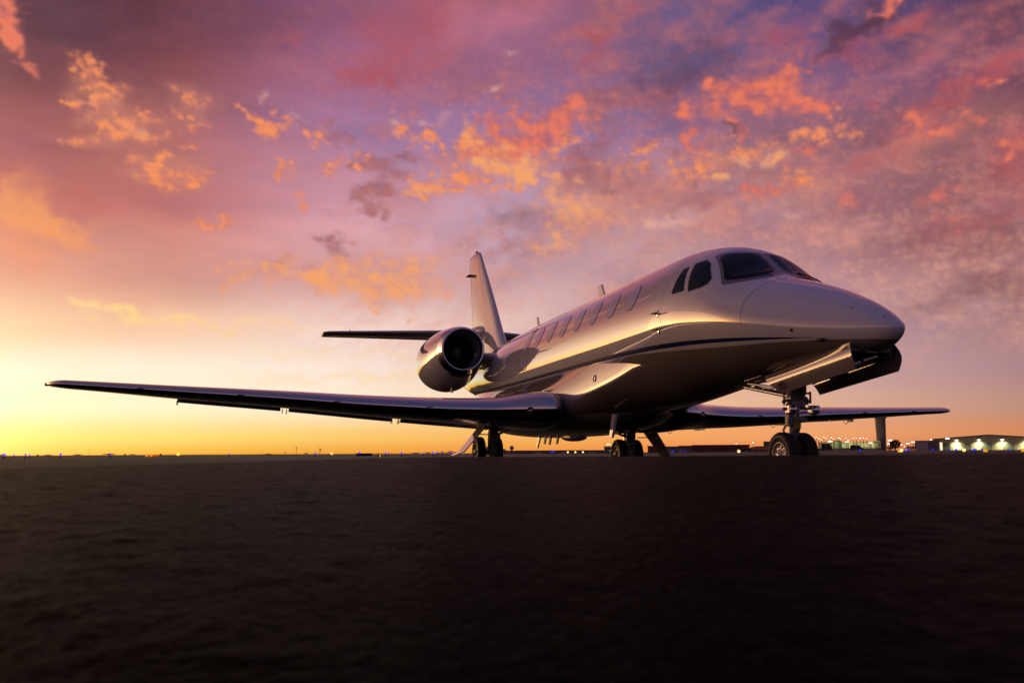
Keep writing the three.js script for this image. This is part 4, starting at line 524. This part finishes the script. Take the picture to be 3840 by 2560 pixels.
// terrain rise under the far right of the field
const B = {
  beige: std({ color: rgb(0.42, 0.40, 0.24), roughness: 0.8 }), pinkGrey: std({ color: rgb(0.45, 0.36, 0.34), roughness: 0.8 }), grey: std({ color: rgb(0.16, 0.14, 0.15), roughness: 0.8 }), dark: std({ color: rgb(0.03, 0.026, 0.026), roughness: 0.9 }),
  brick: std({ color: rgb(0.16, 0.05, 0.035), roughness: 0.85 }), concrete: std({ color: rgb(0.22, 0.17, 0.15), roughness: 0.85 }), roof: std({ color: rgb(0.10, 0.09, 0.085), roughness: 0.8 }), orange: std({ color: rgb(0.6, 0.22, 0.03), roughness: 0.6 }),
  green: std({ color: rgb(0.16, 0.19, 0.12), roughness: 0.8 }), leaf: std({ color: rgb(0.045, 0.05, 0.022), roughness: 0.9 }), leaf2: std({ color: rgb(0.09, 0.05, 0.025), roughness: 0.9 }), bark: std({ color: rgb(0.05, 0.035, 0.025), roughness: 0.9 }), white: std({ color: rgb(0.7, 0.7, 0.7), roughness: 0.6 }), glass: phys({ color: rgb(0.02, 0.025, 0.03), roughness: 0.08 }),
  lit: std({ color: rgb(0.5, 0.45, 0.35), emissive: rgb(1, 0.78, 0.45), emissiveIntensity: 1.1 }), litGreen: std({ color: rgb(0.4, 0.4, 0.25), emissive: rgb(0.75, 0.72, 0.28), emissiveIntensity: 0.32 }),
  blue: std({ color: rgb(0.02, 0.03, 0.4), emissive: rgb(0.02, 0.03, 1), emissiveIntensity: 1.2 }), flood: std({ color: rgb(0.8, 0.8, 0.8), emissive: rgb(1, 0.90, 0.80), emissiveIntensity: 4 }), amber: std({ color: rgb(0.7, 0.4, 0.05), emissive: rgb(1, 0.42, 0.05), emissiveIntensity: 2.2 }), warm: std({ color: rgb(0.8, 0.6, 0.3), emissive: rgb(1, 0.62, 0.22), emissiveIntensity: 2 }), signLit: std({ color: rgb(0.7, 0.35, 0.02), emissive: rgb(1, 0.45, 0.02), emissiveIntensity: 0.75 }), signRed: std({ color: rgb(0.6, 0.05, 0.02), emissive: rgb(0.8, 0.08, 0.02), emissiveIntensity: 0.5 }), pole: std({ color: rgb(0.10, 0.09, 0.085), roughness: 0.6, metalness: 0.4 }),
};
const ordinals = ['first', 'second', 'third', 'fourth', 'fifth', 'sixth', 'seventh', 'eighth', 'ninth', 'tenth', 'eleventh', 'twelfth', 'thirteenth', 'fourteenth', 'fifteenth', 'sixteenth', 'seventeenth', 'eighteenth', 'nineteenth', 'twentieth', 'twenty-first', 'twenty-second', 'twenty-third', 'twenty-fourth', 'twenty-fifth', 'twenty-sixth', 'twenty-seventh', 'twenty-eighth', 'twenty-ninth', 'thirtieth', 'thirty-first', 'thirty-second', 'thirty-third', 'thirty-fourth', 'thirty-fifth', 'thirty-sixth'];
const HZ = (px) => -0.00514 * (px - 1920) + 1698.7 - 6.0 * smoothstep(px, 2500, 3400);    // the line the distant ground makes at a column

{ // hangar with four wall lamps
  const D = 620, az = azOf(3697), k = perPx(D, az), o = site('hangar', 'long beige hangar with a low gabled roof and four glowing wall lamps', 'hangar', az, D, 0.6), W = 378 * k, hw = W / 2, e0 = 40 * k, ap = 54 * k;
  const s = new THREE.Shape([new THREE.Vector2(-hw, -1), new THREE.Vector2(hw, -1), new THREE.Vector2(hw, e0), new THREE.Vector2(0, ap), new THREE.Vector2(-hw, e0)]);
  part('wall', new THREE.ExtrudeGeometry(s, { depth: 40, bevelEnabled: false }).translate(0, 0, -40), B.beige, o);
  const ang = Math.atan2(ap - e0, hw), len = Math.hypot(hw, ap - e0) + 0.6;
  part('roof', [new THREE.BoxGeometry(len, 0.5, 41.5).rotateZ(ang).translate(-hw / 2 - 0.2, (e0 + ap) / 2 + 0.3, -20), new THREE.BoxGeometry(len, 0.5, 41.5).rotateZ(-ang).translate(hw / 2 + 0.2, (e0 + ap) / 2 + 0.3, -20)], B.roof, o);
  for (let i = 0; i < 9; i++) part('door_leaf', box(W * 0.088, e0 * 0.70, 0.25, -hw * 0.80 + i * W * 0.094, e0 * 0.35 - 0.5, 0.13), i % 2 ? B.beige : B.green, o);
  for (const [x, w, h] of [[3590, 34, 16], [3800, 28, 9], [3850, 26, 15]]) part('bright_panel', box(w * k, h * k, 0.3, (x - 3697) * k, h * k / 2 - 0.3, 0.36), std({ color: rgb(0.6, 0.58, 0.38), roughness: 0.7 }), o);
  for (const px of [3588, 3664, 3741, 3819]) { const x = (px - 3697) * k, y = 37 * k; const l = part('wall_lamp', [box(1.2, 0.5, 0.9, x, y + 0.5, 0.7)], B.pole, o); part('lamp_glow', new THREE.SphereGeometry(0.62, 14, 10).scale(1.25, 0.8, 0.8).translate(x, y, 0.95), B.flood, l);
    const L = new THREE.SpotLight(rgb(1, 0.92, 0.60), 420, 0, 1.3, 0.9); L.position.set(x, y - 0.6, 2.4); L.target.position.set(x, y - 9, 0.3); L.castShadow = true; L.shadow.radius = 8; o.add(L, L.target); }
}
{ // annex beside the hangar
  const D = 600, az = azOf(3465), k = perPx(D, az), o = site('hangar_annex', 'flat-roofed pinkish annex with three wall bays left of the beige hangar', 'building', az, D, 0.6);
  part('wall', box(84 * k, 36 * k, 20, 0, 17 * k, -10), B.grey, o);
  for (let i = 0; i < 3; i++) part('wall_bay', box(14.4 * k, 32 * k, 0.3, (-34 + i * 15.4) * k, 15.5 * k, 0.16), B.pinkGrey, o);
  part('roof', box(86 * k, 1.1 * k, 20.5, 0, 35.6 * k, -10), B.roof, o);
  part('lit_doorway', box(9 * k, 30 * k, 0.3, 48 * k, 14 * k, 0.2), B.lit, o);
}
{ // control tower
  const D = 900, az = azOf(3296), k = perPx(D, az), o = site('control_tower', 'tall tapering concrete control tower rising behind the far wing', 'control tower', az, D, 1);
  part('shaft', bar(V(0, -1, 0), V(0, 118 * k, 0), 15.5 * k, 18.5 * k, 8), B.concrete, o);
  for (const x of [-9, 0, 9]) part('shaft_rib', box(1.2 * k, 117 * k, 1.5 * k, x * k, 58 * k, 16.4 * k), B.concrete, o);
  part('gallery', [bar(V(0, 118 * k, 0), V(0, 121 * k, 0), 19 * k, 23 * k, 8), bar(V(0, 121 * k, 0), V(0, 124 * k, 0), 23 * k, 23 * k, 8)], B.concrete, o);
  part('cab_glass', bar(V(0, 124 * k, 0), V(0, 131 * k, 0), 15 * k, 18 * k, 8), B.glass, o); part('cab_roof', bar(V(0, 131 * k, 0), V(0, 134 * k, 0), 19 * k, 17 * k, 8), B.roof, o);
}
{ // terminal
  const D = 880, az = azOf(3175), k = perPx(D, az), o = site('terminal', 'long yellow-green lit terminal front between nose wheel and control tower', 'terminal building', az, D, 0.8);
  part('wall', [box(218 * k, 24 * k, 30, 0, 18 * k, -16), box(20 * k, 36 * k, 26, 98 * k, 18 * k, -14)], B.beige, o);
  part('base_band', box(226 * k, 9 * k, 4, 0, 3.5 * k, 1), B.dark, o);
  for (let i = 0; i < 18; i++) part('lit_panel', box(9.4 * k, 15 * k, 0.4, (-102 + i * 11.6) * k, 19 * k, -0.8), [1, 2, 7, 8, 9, 12, 13, 14, 16].includes(i) ? B.litGreen : B.beige, o);  // some panels emit: the lamplight on the front is put into their colour
  part('rotunda', [new THREE.CylinderGeometry(12.5 * k, 12.5 * k, 34 * k, 20).translate(-41 * k, 17 * k, 0), new THREE.SphereGeometry(12.5 * k, 20, 8, 0, Math.PI * 2, 0, Math.PI / 2).scale(1, 0.35, 1).translate(-41 * k, 34 * k, 0)], B.green, o);
  part('roof', box(222 * k, 1.4 * k, 31, 0, 30.5 * k, -16), B.green, o);
  for (const x of [-60, 10, 70]) { const L = new THREE.PointLight(rgb(1, 0.95, 0.5), 260); L.position.set(x * k, 26 * k, 9); L.shadow.radius = 20; L.castShadow = true; o.add(L); part('canopy_lamp', new THREE.SphereGeometry(0.22, 10, 8).scale(1, 1, 1).translate(x * k, 26 * k, 9), B.warm, o); }
  for (const [x, w, h] of [[-86, 30, 22], [22, 34, 15]]) { const p = thing('parked_truck', x < 0 ? 'dark boxy truck parked before the terminal just right of the nose wheel' : 'dark low truck parked before the terminal near the control tower', 'truck', [0, 0, 0]); const q = place(azOf(3175 + x), D - 60); p.position.set(q.x, terrain(q.x, q.z), q.z); p.rotation.y = o.rotation.y; const kk = perPx(D - 60, az); part('cargo_box', box(w * kk, h * kk, 6, 0, h * kk / 2 + 1, 0), B.dark, p); part('cab', box(w * 0.25 * kk, h * 0.6 * kk, 5, w * 0.62 * kk, h * 0.35 * kk + 0.6, 0), B.dark, p); for (const s of [-0.35, 0.35, 0.6]) part('wheel', new THREE.CylinderGeometry(1, 1, 6.4, 14).rotateX(Math.PI / 2).translate(s * w * kk, 1, 0), B.dark, p); }
}
function building(name, label, cat, x0, x1, top, base, D, mat, roofMat, extra) {
  const px = (x0 + x1) / 2, az = azOf(px), k = perPx(D, az), y0 = EYE.y + (HZ(px) - base) * k, o = site(name, label, cat, az, D, y0 - 0.4), w = (x1 - x0) * k, h = (base - top) * k + 0.4;
  part('wall', box(w, h, w * 0.4 + 4, 0, h / 2, -(w * 0.2 + 2)), mat, o); part('roof', box(w + 0.6, Math.max(0.25, h * 0.07), w * 0.4 + 4.6, 0, h + Math.max(0.12, h * 0.03), -(w * 0.2 + 2)), roofMat, o);
  if (extra) extra(o, k, w, h); return o;
}
building('office_block', 'grey-green block with one lit window left of the nose wheel', 'building', 2857, 2904, 1644, 1676, 500, B.green, B.roof, (o, k, w, h) => { part('lit_window', box(14 * k, 8 * k, 0.2, 3 * k, h * 0.62, 0.12), B.litGreen, o); part('plinth', box(w * 1.02, h * 0.12, 0.4, 0, h * 0.06, 0.2), B.dark, o); });
building('freight_shed', 'long low shed with an orange roof left of the nose wheel', 'building', 2780, 2880, 1669, 1679, 420, B.dark, B.orange, (o, k, w, h) => { part('gable_front', box(w * 0.62, h * 0.75, 0.3, w * 0.1, h * 0.95, 0.2), B.orange, o); for (let i = 0; i < 4; i++) part('bay_door', box(w * 0.16, h * 0.5, 0.2, (-0.36 + i * 0.22) * w, h * 0.3, 0.12), B.grey, o); });
building('storage_shed', 'small dark shed with a round orange end left of the nose wheel', 'building', 2824, 2862, 1657, 1672, 450, B.roof, B.dark, (o, k, w, h) => part('curved_end', new THREE.CylinderGeometry(7 * k, 7 * k, 1, 16, 1, false, 0, Math.PI).rotateX(Math.PI / 2).rotateZ(Math.PI / 2).translate(-w * 0.18, h * 0.55, 0.4), B.orange, o));
building('warehouse', 'long dark low warehouse right of the far main gear door', 'building', 2590, 2800, 1667, 1689, 460, B.brick, B.dark, (o, k, w, h) => { for (let i = 0; i < 7; i++) part('window', box(w * 0.06, h * 0.2, 0.2, (-0.42 + i * 0.14) * w, h * 0.5, 0.12), B.glass, o); });
building('brick_building', 'dark red brick building seen between the far gear leg and its door', 'building', 2424, 2470, 1671, 1692, 430, B.brick, B.roof, (o, k, w, h) => part('side_door', box(w * 0.1, h * 0.5, 0.2, w * 0.35, h * 0.25, 0.12), B.grey, o));
building('grey_depot', 'grey flat depot with a raised roof block right of the far gear door', 'building', 2494, 2588, 1673, 1691, 400, B.grey, B.roof, (o, k, w, h) => { part('roof_block', box(w * 0.5, h * 0.2, 3, w * 0.22, h * 1.12, -4), B.brick, o); for (const x of [-0.3, 0.05]) part('roller_door', box(w * 0.18, h * 0.5, 0.2, x * w, h * 0.25, 0.12), B.pinkGrey, o); });
building('fixed_base_building', 'low green-lit building with a white column left of the far main wheels', 'building', 2262, 2322, 1674, 1693, 300, B.green, B.roof, (o, k, w, h) => { part('column', box(5 * k, 16 * k, 0.6, w * 0.28, 8 * k, 0.5), B.white, o); part('lit_window', box(w * 0.4, h * 0.12, 0.2, 0, h * 0.5, 0.12), B.litGreen, o); part('upper_roof', box(w * 0.5, h * 0.1, 4, w * 0.3, h * 1.15, -3), B.green, o); });
building('low_hangar_row', 'very long low dark hangar row behind the belly', 'building', 1892, 2268, 1689, 1696, 380, B.concrete, B.roof, (o, k, w, h) => { for (let i = 0; i < 11; i++) part('bay_door', box(w * 0.07, h * 0.6, 0.2, (-0.45 + i * 0.09) * w, h * 0.3, 0.12), i % 3 ? B.grey : B.pinkGrey, o); });
building('pump_house', 'small grey pump house under the ball-shaped radome', 'building', 1876, 1893, 1686, 1698, 360, B.grey, B.roof, (o, k, w, h) => part('door', box(w * 0.2, h * 0.6, 0.15, w * 0.1, h * 0.3, 0.1), B.white, o));
{ const D = 370, az = azOf(1917), k = perPx(D, az), o = site('radome', 'pale ball radome on a short tower behind the near main gear', 'radome', az, D, 0.2); part('ball', new THREE.IcosahedronGeometry(8.2 * k, 4).translate(0, (HZ(1917) - 1676) * k, 0), std({ color: rgb(0.34, 0.31, 0.33), roughness: 0.7 }), o); part('tower', [bar(V(0, 0, 0), V(0, 17 * k, 0), 2.6 * k, 2.2 * k, 10), bar(V(0, 16 * k, 0), V(0, 17.4 * k, 0), 4 * k, 4.6 * k, 12)], B.pole, o); }
// ground-hugging fixtures
function fixture(name, label, cat, px, base, D, build, group) { const az = azOf(px), k = perPx(D, az), o = site(name, label, cat, az, D, EYE.y + (HZ(px) - base) * k, group); build(o, k); return o; }
fixture('equipment_cabinet', 'black equipment cabinet on the grass left of the near main gear', 'cabinet', 1367, 1704, 150, (o, k) => { part('housing', box(58 * k, 9 * k, 1.2, 0, 4.5 * k, 0), B.dark, o); part('lid', box(60 * k, 1.2 * k, 1.4, 0, 9.4 * k, 0), B.dark, o); for (const x of [-24, 0, 24]) part('foot', box(3 * k, 1.6 * k, 0.8, x * k, -0.4 * k, 0), B.dark, o); });
fixture('marker_post', 'squat yellow-edged marker post on the grass beside the black cabinet', 'marker post', 1423, 1709, 90, (o, k) => { part('body', box(11 * k, 15 * k, 0.3, 0, 7.5 * k, 0), B.grey, o); part('glowing_strip', box(3.4 * k, 13 * k, 0.05, 2.4 * k, 7.2 * k, 0.18), B.signLit, o); });  // the yellow strip glows by its own emission
fixture('guidance_sign', 'red and yellow lit runway sign on the far left grass', 'airfield sign', 576, 1708, 160, (o, k) => { part('panel', box(44 * k, 7 * k, 0.3, 0, 4.5 * k, 0), B.signRed, o); for (const [x, w] of [[-18, 7], [-2, 6]]) part('yellow_panel', box(w * k, 5.4 * k, 0.05, x * k, 4.5 * k, 0.19), B.signLit, o); for (const x of [-16, 0, 16]) part('leg', box(0.8 * k, 1.6 * k, 0.1, x * k, 0.6 * k, 0), B.pole, o); });
for (const [px, w, l, y] of [[3362, 13, 'orange lit taxiway sign below the dark tree', 1687], [3682, 15, 'orange lit taxiway sign before the middle of the hangar', 1685], [3829, 26, 'large orange lit taxiway sign at the right edge', 1688]]) fixture('taxiway_sign', l, 'airfield sign', px, y, 190, (o, k) => { part('lit_face', box(w * k, 10 * k, 0.25, 0, 6.5 * k, 0), B.signLit, o); part('housing', box(w * 1.06 * k, 10.8 * k, 0.25, 0, 6.5 * k, -0.15), B.dark, o); for (const x of [-0.3, 0.3]) part('leg', box(0.8 * k, 2 * k, 0.1, x * w * k, 0.8 * k, 0), B.pole, o); });
{ const bx = [[151, 'short dark monitor hut near the left edge'], [476, 'small dark hut right of the thin mast'], [609, 'small dark hut right of the red runway sign']]; for (const [px, l] of bx) fixture('monitor_hut', l, 'hut', px, 1703, 420, (o, k) => { part('body', box(5.4 * k, 6.5 * k, 1.6, 0, 3.2 * k, 0), B.brick, o); part('roof', box(7 * k, 1.2 * k, 2, 0, 6.8 * k, 0), B.dark, o); }); }
fixture('radio_mast', 'very thin radio mast standing far left on the horizon', 'mast', 342, 1703, 420, (o, k) => { part('pole', bar(V(0, 0, 0), V(0, 27 * k, 0), 0.5 * k, 0.3 * k, 6), B.pole, o); part('base', box(2 * k, 1.4 * k, 0.6, 0, 0.7 * k, 0), B.pole, o); });
fixture('lattice_gantry', 'low H-shaped antenna gantry left of the tall signal post', 'antenna', 1073, 1702, 300, (o, k) => { for (const x of [-4, 4]) part('post', bar(V(x * k, 0, 0), V(x * k, 14 * k, 0), 0.6 * k, 0.5 * k, 6), B.pole, o); part('cross_beam', box(11 * k, 1 * k, 0.2, 0, 12 * k, 0), B.pole, o); });
fixture('signal_post', 'tall single signal post with a T-shaped head on the left horizon', 'post', 1114, 1702, 300, (o, k) => { part('pole', bar(V(0, 0, 0), V(0, 29 * k, 0), 0.8 * k, 0.6 * k, 8), B.pole, o); part('head', box(6 * k, 2.4 * k, 0.5, 0, 29 * k, 0), B.dark, o); });
fixture('antenna_array', 'low antenna array on legs right of the tall signal post', 'antenna', 1151, 1702, 300, (o, k) => { part('table', box(12 * k, 3 * k, 1, 0, 7 * k, 0), B.pole, o); for (const x of [-5, 0, 5]) part('leg', bar(V(x * k, 0, 0), V(x * k, 6 * k, 0), 0.5 * k, 0.5 * k, 6), B.pole, o); part('cross_rods', [box(0.6 * k, 5 * k, 0.2, -4 * k, 10 * k, 0), box(0.6 * k, 5 * k, 0.2, 4 * k, 10 * k, 0)], B.pole, o); });
fixture('windsock', 'limp windsock hanging from a post left of the amber light', 'windsock', 1201, 1701, 280, (o, k) => { part('pole', bar(V(0, 0, 0), V(0, 30 * k, 0), 0.6 * k, 0.5 * k, 8), B.pole, o); part('sock', bar(V(1.5 * k, 25 * k, 0), V(5.5 * k, 13 * k, 0), 1.9 * k, 1.0 * k, 10), B.orange, o); part('ring_arm', bar(V(0, 25.5 * k, 0), V(2 * k, 25.5 * k, 0), 0.4 * k, 0.4 * k, 6), B.pole, o); });
// trees and bushes along the edge of the field
function leafBall(r, n, seed, squash = 0.85) { const R = rng(seed), G = []; for (let i = 0; i < n; i++) { const u = R() * 2 - 1, t = R() * 6.283, q = Math.sqrt(1 - u * u), rad = r * (0.35 + 0.65 * Math.cbrt(R())) * (0.8 + 0.45 * (noise(u * 2 + seed, t) + 0.3)), p = V(q * Math.cos(t) * rad, u * rad * squash, q * Math.sin(t) * rad), s = r * (0.07 + 0.09 * R()); G.push(new THREE.PlaneGeometry(s * 1.5, s).rotateX(R() * 3).rotateY(R() * 6).rotateZ(R() * 3).translate(p.x, p.y, p.z)); } return mergeGeometries(G); }
function tree(name, label, px, base, D, hPx, wPx, mat, seed, n) { fixture(name, label, name === 'bush' ? 'bush' : 'tree', px, base, D, (o, k) => { const h = hPx * k, r = wPx * k / 2; part('trunk', [bar(V(0, -0.3, 0), V(0.05 * r, h * 0.6, 0), r * 0.11, r * 0.06, 8), bar(V(0, h * 0.35, 0), V(r * 0.45, h * 0.65, 0.1 * r), r * 0.06, r * 0.03, 6), bar(V(0, h * 0.4, 0), V(-r * 0.4, h * 0.7, -0.2 * r), r * 0.055, r * 0.03, 6)], B.bark, o); part('crown', leafBall(1, n, seed).scale(r, h * 0.5, r).translate(0, h * 0.56, 0), mat, o); }); }
tree('broadleaf_tree', 'dark rounded tree between the control tower and the pinkish annex', 3346, 1684, 520, 42, 40, B.leaf, 11, 900);
tree('bush', 'low dark bush at the foot of the dark rounded tree', 3326, 1684, 515, 17, 30, B.leaf, 12, 400);
tree('bush', 'wide dark bush against the left end of the pinkish annex', 3404, 1684, 515, 18, 38, B.leaf, 13, 500);
{ const T = [[1642, 9, 16], [1658, 12, 20], [1676, 8, 18], [1690, 14, 22], [1706, 10, 18]]; T.forEach(([px, h, w], i) => tree('bush', ordinals[i] + ' from the left of the russet bushes beside the near gear door', px, 1701, 420, h, w, B.leaf2, 20 + i, 260)); }
{ const T = [[14, 6, 40], [190, 5, 40], [300, 6, 36], [418, 8, 52], [505, 5, 30], [1010, 4, 40], [1560, 6, 34], [1605, 7, 28]]; T.forEach(([px, h, w], i) => tree('tree_clump', ordinals[i] + ' from the left of the far tree clumps on the left horizon', px, 1703.5, 1500, h, w, B.leaf2, 40 + i, 260)); }
// taxiway edge lights
{
  const proto = (() => { const g = new THREE.Group(); part('stem', new THREE.CylinderGeometry(0.05, 0.07, 0.30, 8).translate(0, 0.15, 0), B.pole, g); part('glowing_globe', new THREE.SphereGeometry(0.09, 14, 10).scale(1, 1.2, 1).translate(0, 0.42, 0), B.blue, g); return g; })();
  const list = [22, 30, 62, 105, 121, 236, 422, 865, 1186, 1240, 1350, 1447, 1457, 1506, 1588, 1624, 1637, 1660, 1691, 2063, 2073, 2520, 2562, 3214, 3382, 3395, 3485, 3548, 3573, 3637, 3643, 3669, 3771];
  list.forEach((px, i) => { const D = 95 + 55 * ((i * 7) % 5) / 4, p = place(azOf(px), D), o = proto.clone(); o.name = numbered('taxiway_light'); const k = perPx(D, azOf(px)); o.position.set(p.x, terrain(p.x, p.z) + 0.02, p.z); o.userData = { label: 'blue taxiway edge light, ' + ordinals[i] + ' from the left along the horizon', category: 'taxiway light', group: 'blue taxiway edge lights along the horizon' }; scene.add(o); });
  const amb = [[674, 'bright amber runway light right of the red runway sign', 0.2], [1246, 'bright amber runway light right of the windsock', 0.19], [2126, 'leftmost of the three small yellow lights under the belly', 0.13], [2154, 'middle of the three small yellow lights under the belly', 0.13], [2182, 'rightmost of the three small yellow lights under the belly', 0.13], [2763, 'small amber light left of the orange-roofed shed', 0.2], [2890, 'amber light touching the left side of the nose wheel', 0.2], [3369, 'amber light beside the orange sign below the dark tree', 0.2], [3602, 'amber light before the hangar door', 0.2]];
  for (const [px, l, r] of amb) fixture('runway_light', l, 'runway light', px, px > 2500 ? (px > 3000 ? 1681 : 1684) : 1700, 130, (o, k) => { part('glowing_dome', new THREE.SphereGeometry(r, 14, 10).translate(0, 0.42, 0), px < 1300 ? B.amber : B.warm, o); part('stem', bar(V(0, 0, 0), V(0, 0.42 - r * 0.5, 0), 0.06, 0.05, 8), B.pole, o); });
}
// floodlight masts
{
  const L = [[2277, 1655, 4.6], [2309, 1650, 5.4], [2330, 1652, 1.6], [2374, 1654, 4.6], [2754, 1660, 2.4], [2817, 1656, 2.6], [2896, 1653, 3.4], [3053, 1631, 2.2], [3062, 1637, 2], [3072, 1641, 2], [3082, 1632, 2.2], [3090, 1637, 2], [3105, 1647, 6], [3110, 1633, 2.2], [3118, 1638, 2], [3138, 1635, 2.6], [3144, 1639, 2], [3165, 1636, 2], [3168, 1650, 5.4], [3172, 1643, 2], [3192, 1637, 2.2], [3203, 1636, 2], [3217, 1637, 2.6], [3229, 1636, 2.2], [3241, 1638, 2], [3255, 1654, 5.2], [3328, 1644, 6], [3322, 1657, 3.6], [3369, 1661, 3.6], [3394, 1656, 4.6], [3414, 1651, 5], [3381, 1668, 2.4], [3481, 1643, 3], [3503, 1645, 3.6], [3543, 1639, 6]];
  L.sort((a, b) => a[0] - b[0]);
  L.forEach(([px, y, s], i) => { const D = 560 + 20 * ((i * 5) % 7); fixture('floodlight_mast', 'glowing white floodlight mast, ' + ordinals[i] + ' of the masts from the left', 'floodlight mast', px, px > 3000 ? 1682 : 1688, D, (o, k) => { const h = ((px > 3000 ? 1682 : 1688) - y) * k; part('pole', bar(V(0, 0, 0), V(0, h, 0), 0.22, 0.14, 6), B.pole, o); part('cross_arm', box(s * 1.5 * k, 0.2, 0.2, 0, h, 0), B.pole, o); const n = s > 4 ? 3 : s > 2.5 ? 2 : 1; for (let j = 0; j < n; j++) part('glowing_lamp', new THREE.SphereGeometry(1, 10, 8).scale(s * 0.62 / Math.sqrt(n) * k, s * 0.5 / Math.sqrt(n) * k, 0.5).translate((j - (n - 1) / 2) * s * 0.8 * k, h, 0.4), B.flood, o); }, 'white floodlight masts beyond the apron'); });
}
renderer.render(scene, camera);
